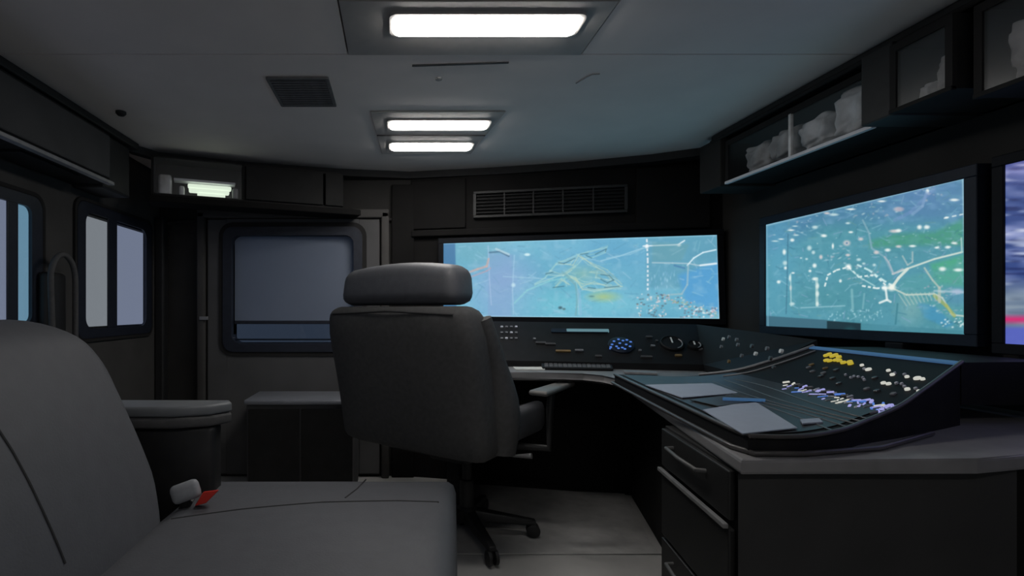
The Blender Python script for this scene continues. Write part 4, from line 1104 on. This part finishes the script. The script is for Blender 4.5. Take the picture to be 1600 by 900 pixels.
for rows, flip in ((rowsF, 0), (rowsB, 1)):
    for j in range(nz):
        for i in range(ny):
            f = (rows[j][i], rows[j][i+1], rows[j+1][i+1], rows[j+1][i]); bm.faces.new(f if not flip else f[::-1])
for j in range(nz):
    bm.faces.new((rowsF[j][-1], rowsB[j][-1], rowsB[j+1][-1], rowsF[j+1][-1])); bm.faces.new((rowsF[j][0], rowsF[j+1][0], rowsB[j+1][0], rowsB[j][0]))
for i in range(ny):
    bm.faces.new((rowsF[-1][i], rowsF[-1][i+1], rowsB[-1][i+1], rowsB[-1][i])); bm.faces.new((rowsF[0][i], rowsB[0][i], rowsB[0][i+1], rowsF[0][i+1]))
bmesh.ops.remove_doubles(bm, verts=list(bm.verts), dist=0.0004)
bmesh.ops.recalc_face_normals(bm, faces=list(bm.faces))
bk.build('backrest', 'seat_vinyl', t, True)
# backrest seam : projected along px (0,670)->(95,860)
def back_x(y, z):
    y1 = outline_y(z); u = (y-0.42)/(y1-0.42); e = min(1,(y1-y)/.06); ez = min(1,(.95-z)/.06)
    return lean(z)-0.085+0.085*math.sqrt(max(1-(1-e)**2,0))*math.sqrt(max(1-(1-ez)**2,0)) + 0.02*math.sin(math.pi*u)*math.sin(math.pi*min(1,(z-.36)/.59))
sp = []
for px, py in ((-30,640),(0,670),(22,705),(48,755),(72,805),(88,845),(98,880)):
    best = None
    for k_ in range(60, 140):
        y = k_/100; p = P(px, py, y)
        if p.z > 0.94: continue
        d = abs(p.x-back_x(y, p.z))
        if best is None or d < best[0]: best = (d, y, p.z)
    sp.append(Vector((back_x(best[1], best[2])+0.001, best[1], best[2])))
MB().tube(sp, 0.0022, 6).build('seam', 'seam_thread', t)
# armrest with post
ap = [(-0.83,1.42),(-0.62,1.42),(-0.53,1.45),(-0.485,1.505),(-0.50,1.535),(-0.83,1.54)]
za = EYE-0.268
MB().prism(ap, za-0.030, za, 0.008, seg=3).build('armrest', 'arm_grey', t, True)
MB().prism([(x*0.99-0.005, y*0.995+0.006) for x, y in ap], za-0.062, za-0.031, 0.008, seg=3).build('armrest_underside', 'chair_fabric', t, True)
MB().hexa([(-0.70,1.44,0.26),(-0.525,1.46,0.26),(-0.525,1.54,0.26),(-0.70,1.53,0.26),(-0.79,1.44,za-0.062),(-0.52,1.46,za-0.062),(-0.52,1.53,za-0.062),(-0.79,1.53,za-0.062)], .015, 3).build('armrest_post', 'black_plastic', t, True)
# buckle
bp = P(292, 768, 1.34)
Mk = Matrix.Translation(bp) @ Matrix.Rotation(R(-18), 4, 'Y') @ Matrix.Rotation(R(10), 4, 'Z')
b = MB().box(-0.040, 0.034, -0.014, 0.014, -0.024, 0.026, 0.018, 4, Mk); b.build('buckle', 'buckle_grey', t, True)
MB().hexa([P(304,791,1.33),P(322,786,1.335),P(322,786,1.36),P(304,791,1.36),P(318,768,1.33),P(343,765,1.335),P(343,765,1.36),P(318,768,1.36)], .003).build('release_button', 'buckle_red', t, True)
MB().tube([P(296,778,1.35), P(285,800,1.36), P(270,830,1.38)], 0.014, 8).build('buckle_stalk', 'black_plastic', t, True)

# ================================================================== OPERATOR CHAIR
PHI = R(-38)
t = thing('swivel_chair', 'black high backed swivel chair with headrest seen from behind at the desk', 'chair', (0,0,0))
HX, HY = -0.08, -0.33     # backrest centre relative to the hub
def shaped(mb, f):
    for v in mb.bm.verts: v.co = Vector(f(v.co))
    return mb
# backrest: slab, width tapering, wings forward at the sides
def back_shape(c):
    x, y, z = c
    u = x/0.35; w = (z-0.43)/0.55
    k_ = 1 - 0.10*(1-w)**2*0 - 0.06*max(0, w-.8)/.2
    wing = 0.10*max(0, abs(u)-0.62)/0.38*math.exp(-((w-0.35)/0.5)**2)
    lean_ = -0.05*w + 0.05*(1-w)**2
    return (HX + x*k_, HY + y + wing*(1 if y > 0 else .35) + lean_, z)
def soft_block(x0,x1,y0,y1,z0,z1,r,cuts=7):
    m = MB().box(x0,x1,y0,y1,z0,z1, r, 4)
    bmesh.ops.subdivide_edges(m.bm, edges=[e for e in m.bm.edges if e.calc_length() > 0.12], cuts=cuts, use_grid_fill=True)
    return m
shaped(soft_block(-0.35,0.35,-0.075,0.075,0.42,0.985,0.05), back_shape).build('backrest', 'chair_fabric', t, True)
def head_shape(c):
    x, y, z = c; w = (z-0.985)/0.165
    return (HX + x*(1-0.06*w) , HY - 0.035 + y + 0.01*w, z - 0.02*(x/0.27)**2*w)
shaped(soft_block(-0.285,0.285,-0.06,0.10,0.99,1.152,0.05,5), head_shape).build('headrest', 'chair_vinyl', t, True)
MB().tube([back_shape((-0.30,-0.072,0.955)), back_shape((0,-0.078,0.967)), back_shape((0.30,-0.072,0.955))], 0.004, 8).build('seam', 'seam_thread', t, True)
# back shell lower edge and side bolsters
for s in (-1, 1):
    pts_ = []
    for k_ in range(11):
        w = k_/10; z = 0.44+0.5*w
        pts_.append(back_shape((s*0.345, 0.03, z)))
    MB().tube(pts_, [0.03+0.035*math.exp(-((k_/10-0.3)/0.35)**2) for k_ in range(11)], 12).build('side_bolster', 'chair_fabric', t, True)
# seat
def seat_shape(c):
    x, y, z = c
    return (HX + x, HY + y, z + 0.03*max(0, abs(x)-0.20)/0.08*(1 if z > 0.48 else 0))
shaped(soft_block(-0.31,0.31,0.08,0.66,0.42,0.535,0.045), seat_shape).build('seat', 'chair_vinyl', t, True)
MB().box(HX-0.22, HX+0.22, HY+0.10, HY+0.52, 0.385, 0.42, 0.012).build('seat_pan', 'black_plastic', t, True)
MB().box(-0.10, 0.08, -0.14, 0.12, 0.345, 0.386, 0.01).build('tilt_mechanism', 'black_plastic', t, True)
MB().tube([(0.05,0.05,0.365),(0.20,0.05,0.365),(0.27,0.06,0.375)], [0.006,0.006,0.012], 8).build('tilt_lever', 'dull_metal', t, True)
MB().tube([(-0.05,-0.05,0.365),(-0.26,-0.12,0.372),(-0.30,-0.14,0.375)], [0.006,0.006,0.013], 8).build('height_lever', 'dull_metal', t, True)
MB().lathe([(0.045,0.08),(0.045,0.12),(0.032,0.13),(0.030,0.24),(0.020,0.245),(0.020,0.348)], None, 18).build('gas_column', 'black_plastic', t, True)
for s in (-1, 1):
    x = HX + s*0.395
    a = MB().hexa([(x-0.04,HY+0.34,0.63),(x+0.04,HY+0.34,0.63),(x+0.035,HY+0.68,0.632),(x-0.03,HY+0.68,0.632),(x-0.04,HY+0.34,0.652),(x+0.04,HY+0.34,0.652),(x+0.035,HY+0.68,0.656),(x-0.03,HY+0.68,0.656)], 0.011, 3)
    a.build('armrest', 'armrest_pad', t, True)
    MB().tube([(x,HY+0.48,0.632),(x,HY+0.47,0.55),(x,HY+0.46,0.40),(HX+s*0.20,HY+0.42,0.39)], 0.016, 10).build('arm_support', 'black_plastic', t, True)
A0 = -90 + 38 + 12
for k_ in range(5):
    a = R(A0 + 72*k_); ca_, sa_ = math.cos(a), math.sin(a)
    M = Matrix.Rotation(a, 4, 'Z')
    leg = MB().hexa([M @ Vector(q) for q in ((0.02,-0.03,0.07),(0.29,-0.017,0.058),(0.29,0.017,0.058),(0.02,0.03,0.07),(0.02,-0.028,0.12),(0.29,-0.014,0.08),(0.29,0.014,0.08),(0.02,0.028,0.12))], 0.006).build('leg', 'black_plastic', t, True)
    c = MB()
    for off in (-0.014, 0.014):
        Mw = Matrix.Translation((0.28*ca_ - off*sa_, 0.28*sa_ + off*ca_, 0.0355)) @ Matrix.Rotation(a, 4, 'Z') @ Matrix.Rotation(R(90), 4, 'X')
        c.lathe([(0.018,-0.009),(0.028,-0.006),(0.028,0.006),(0.018,0.009)], Mw, 18)
    c.tube([(0.28*ca_,0.28*sa_,0.035),(0.28*ca_,0.28*sa_,0.06)], 0.007, 8)
    c.build('castor', 'black_plastic', leg, True)
t.location = (0.302, 2.211, 0.0)
t.rotation_euler = (0, 0, PHI)
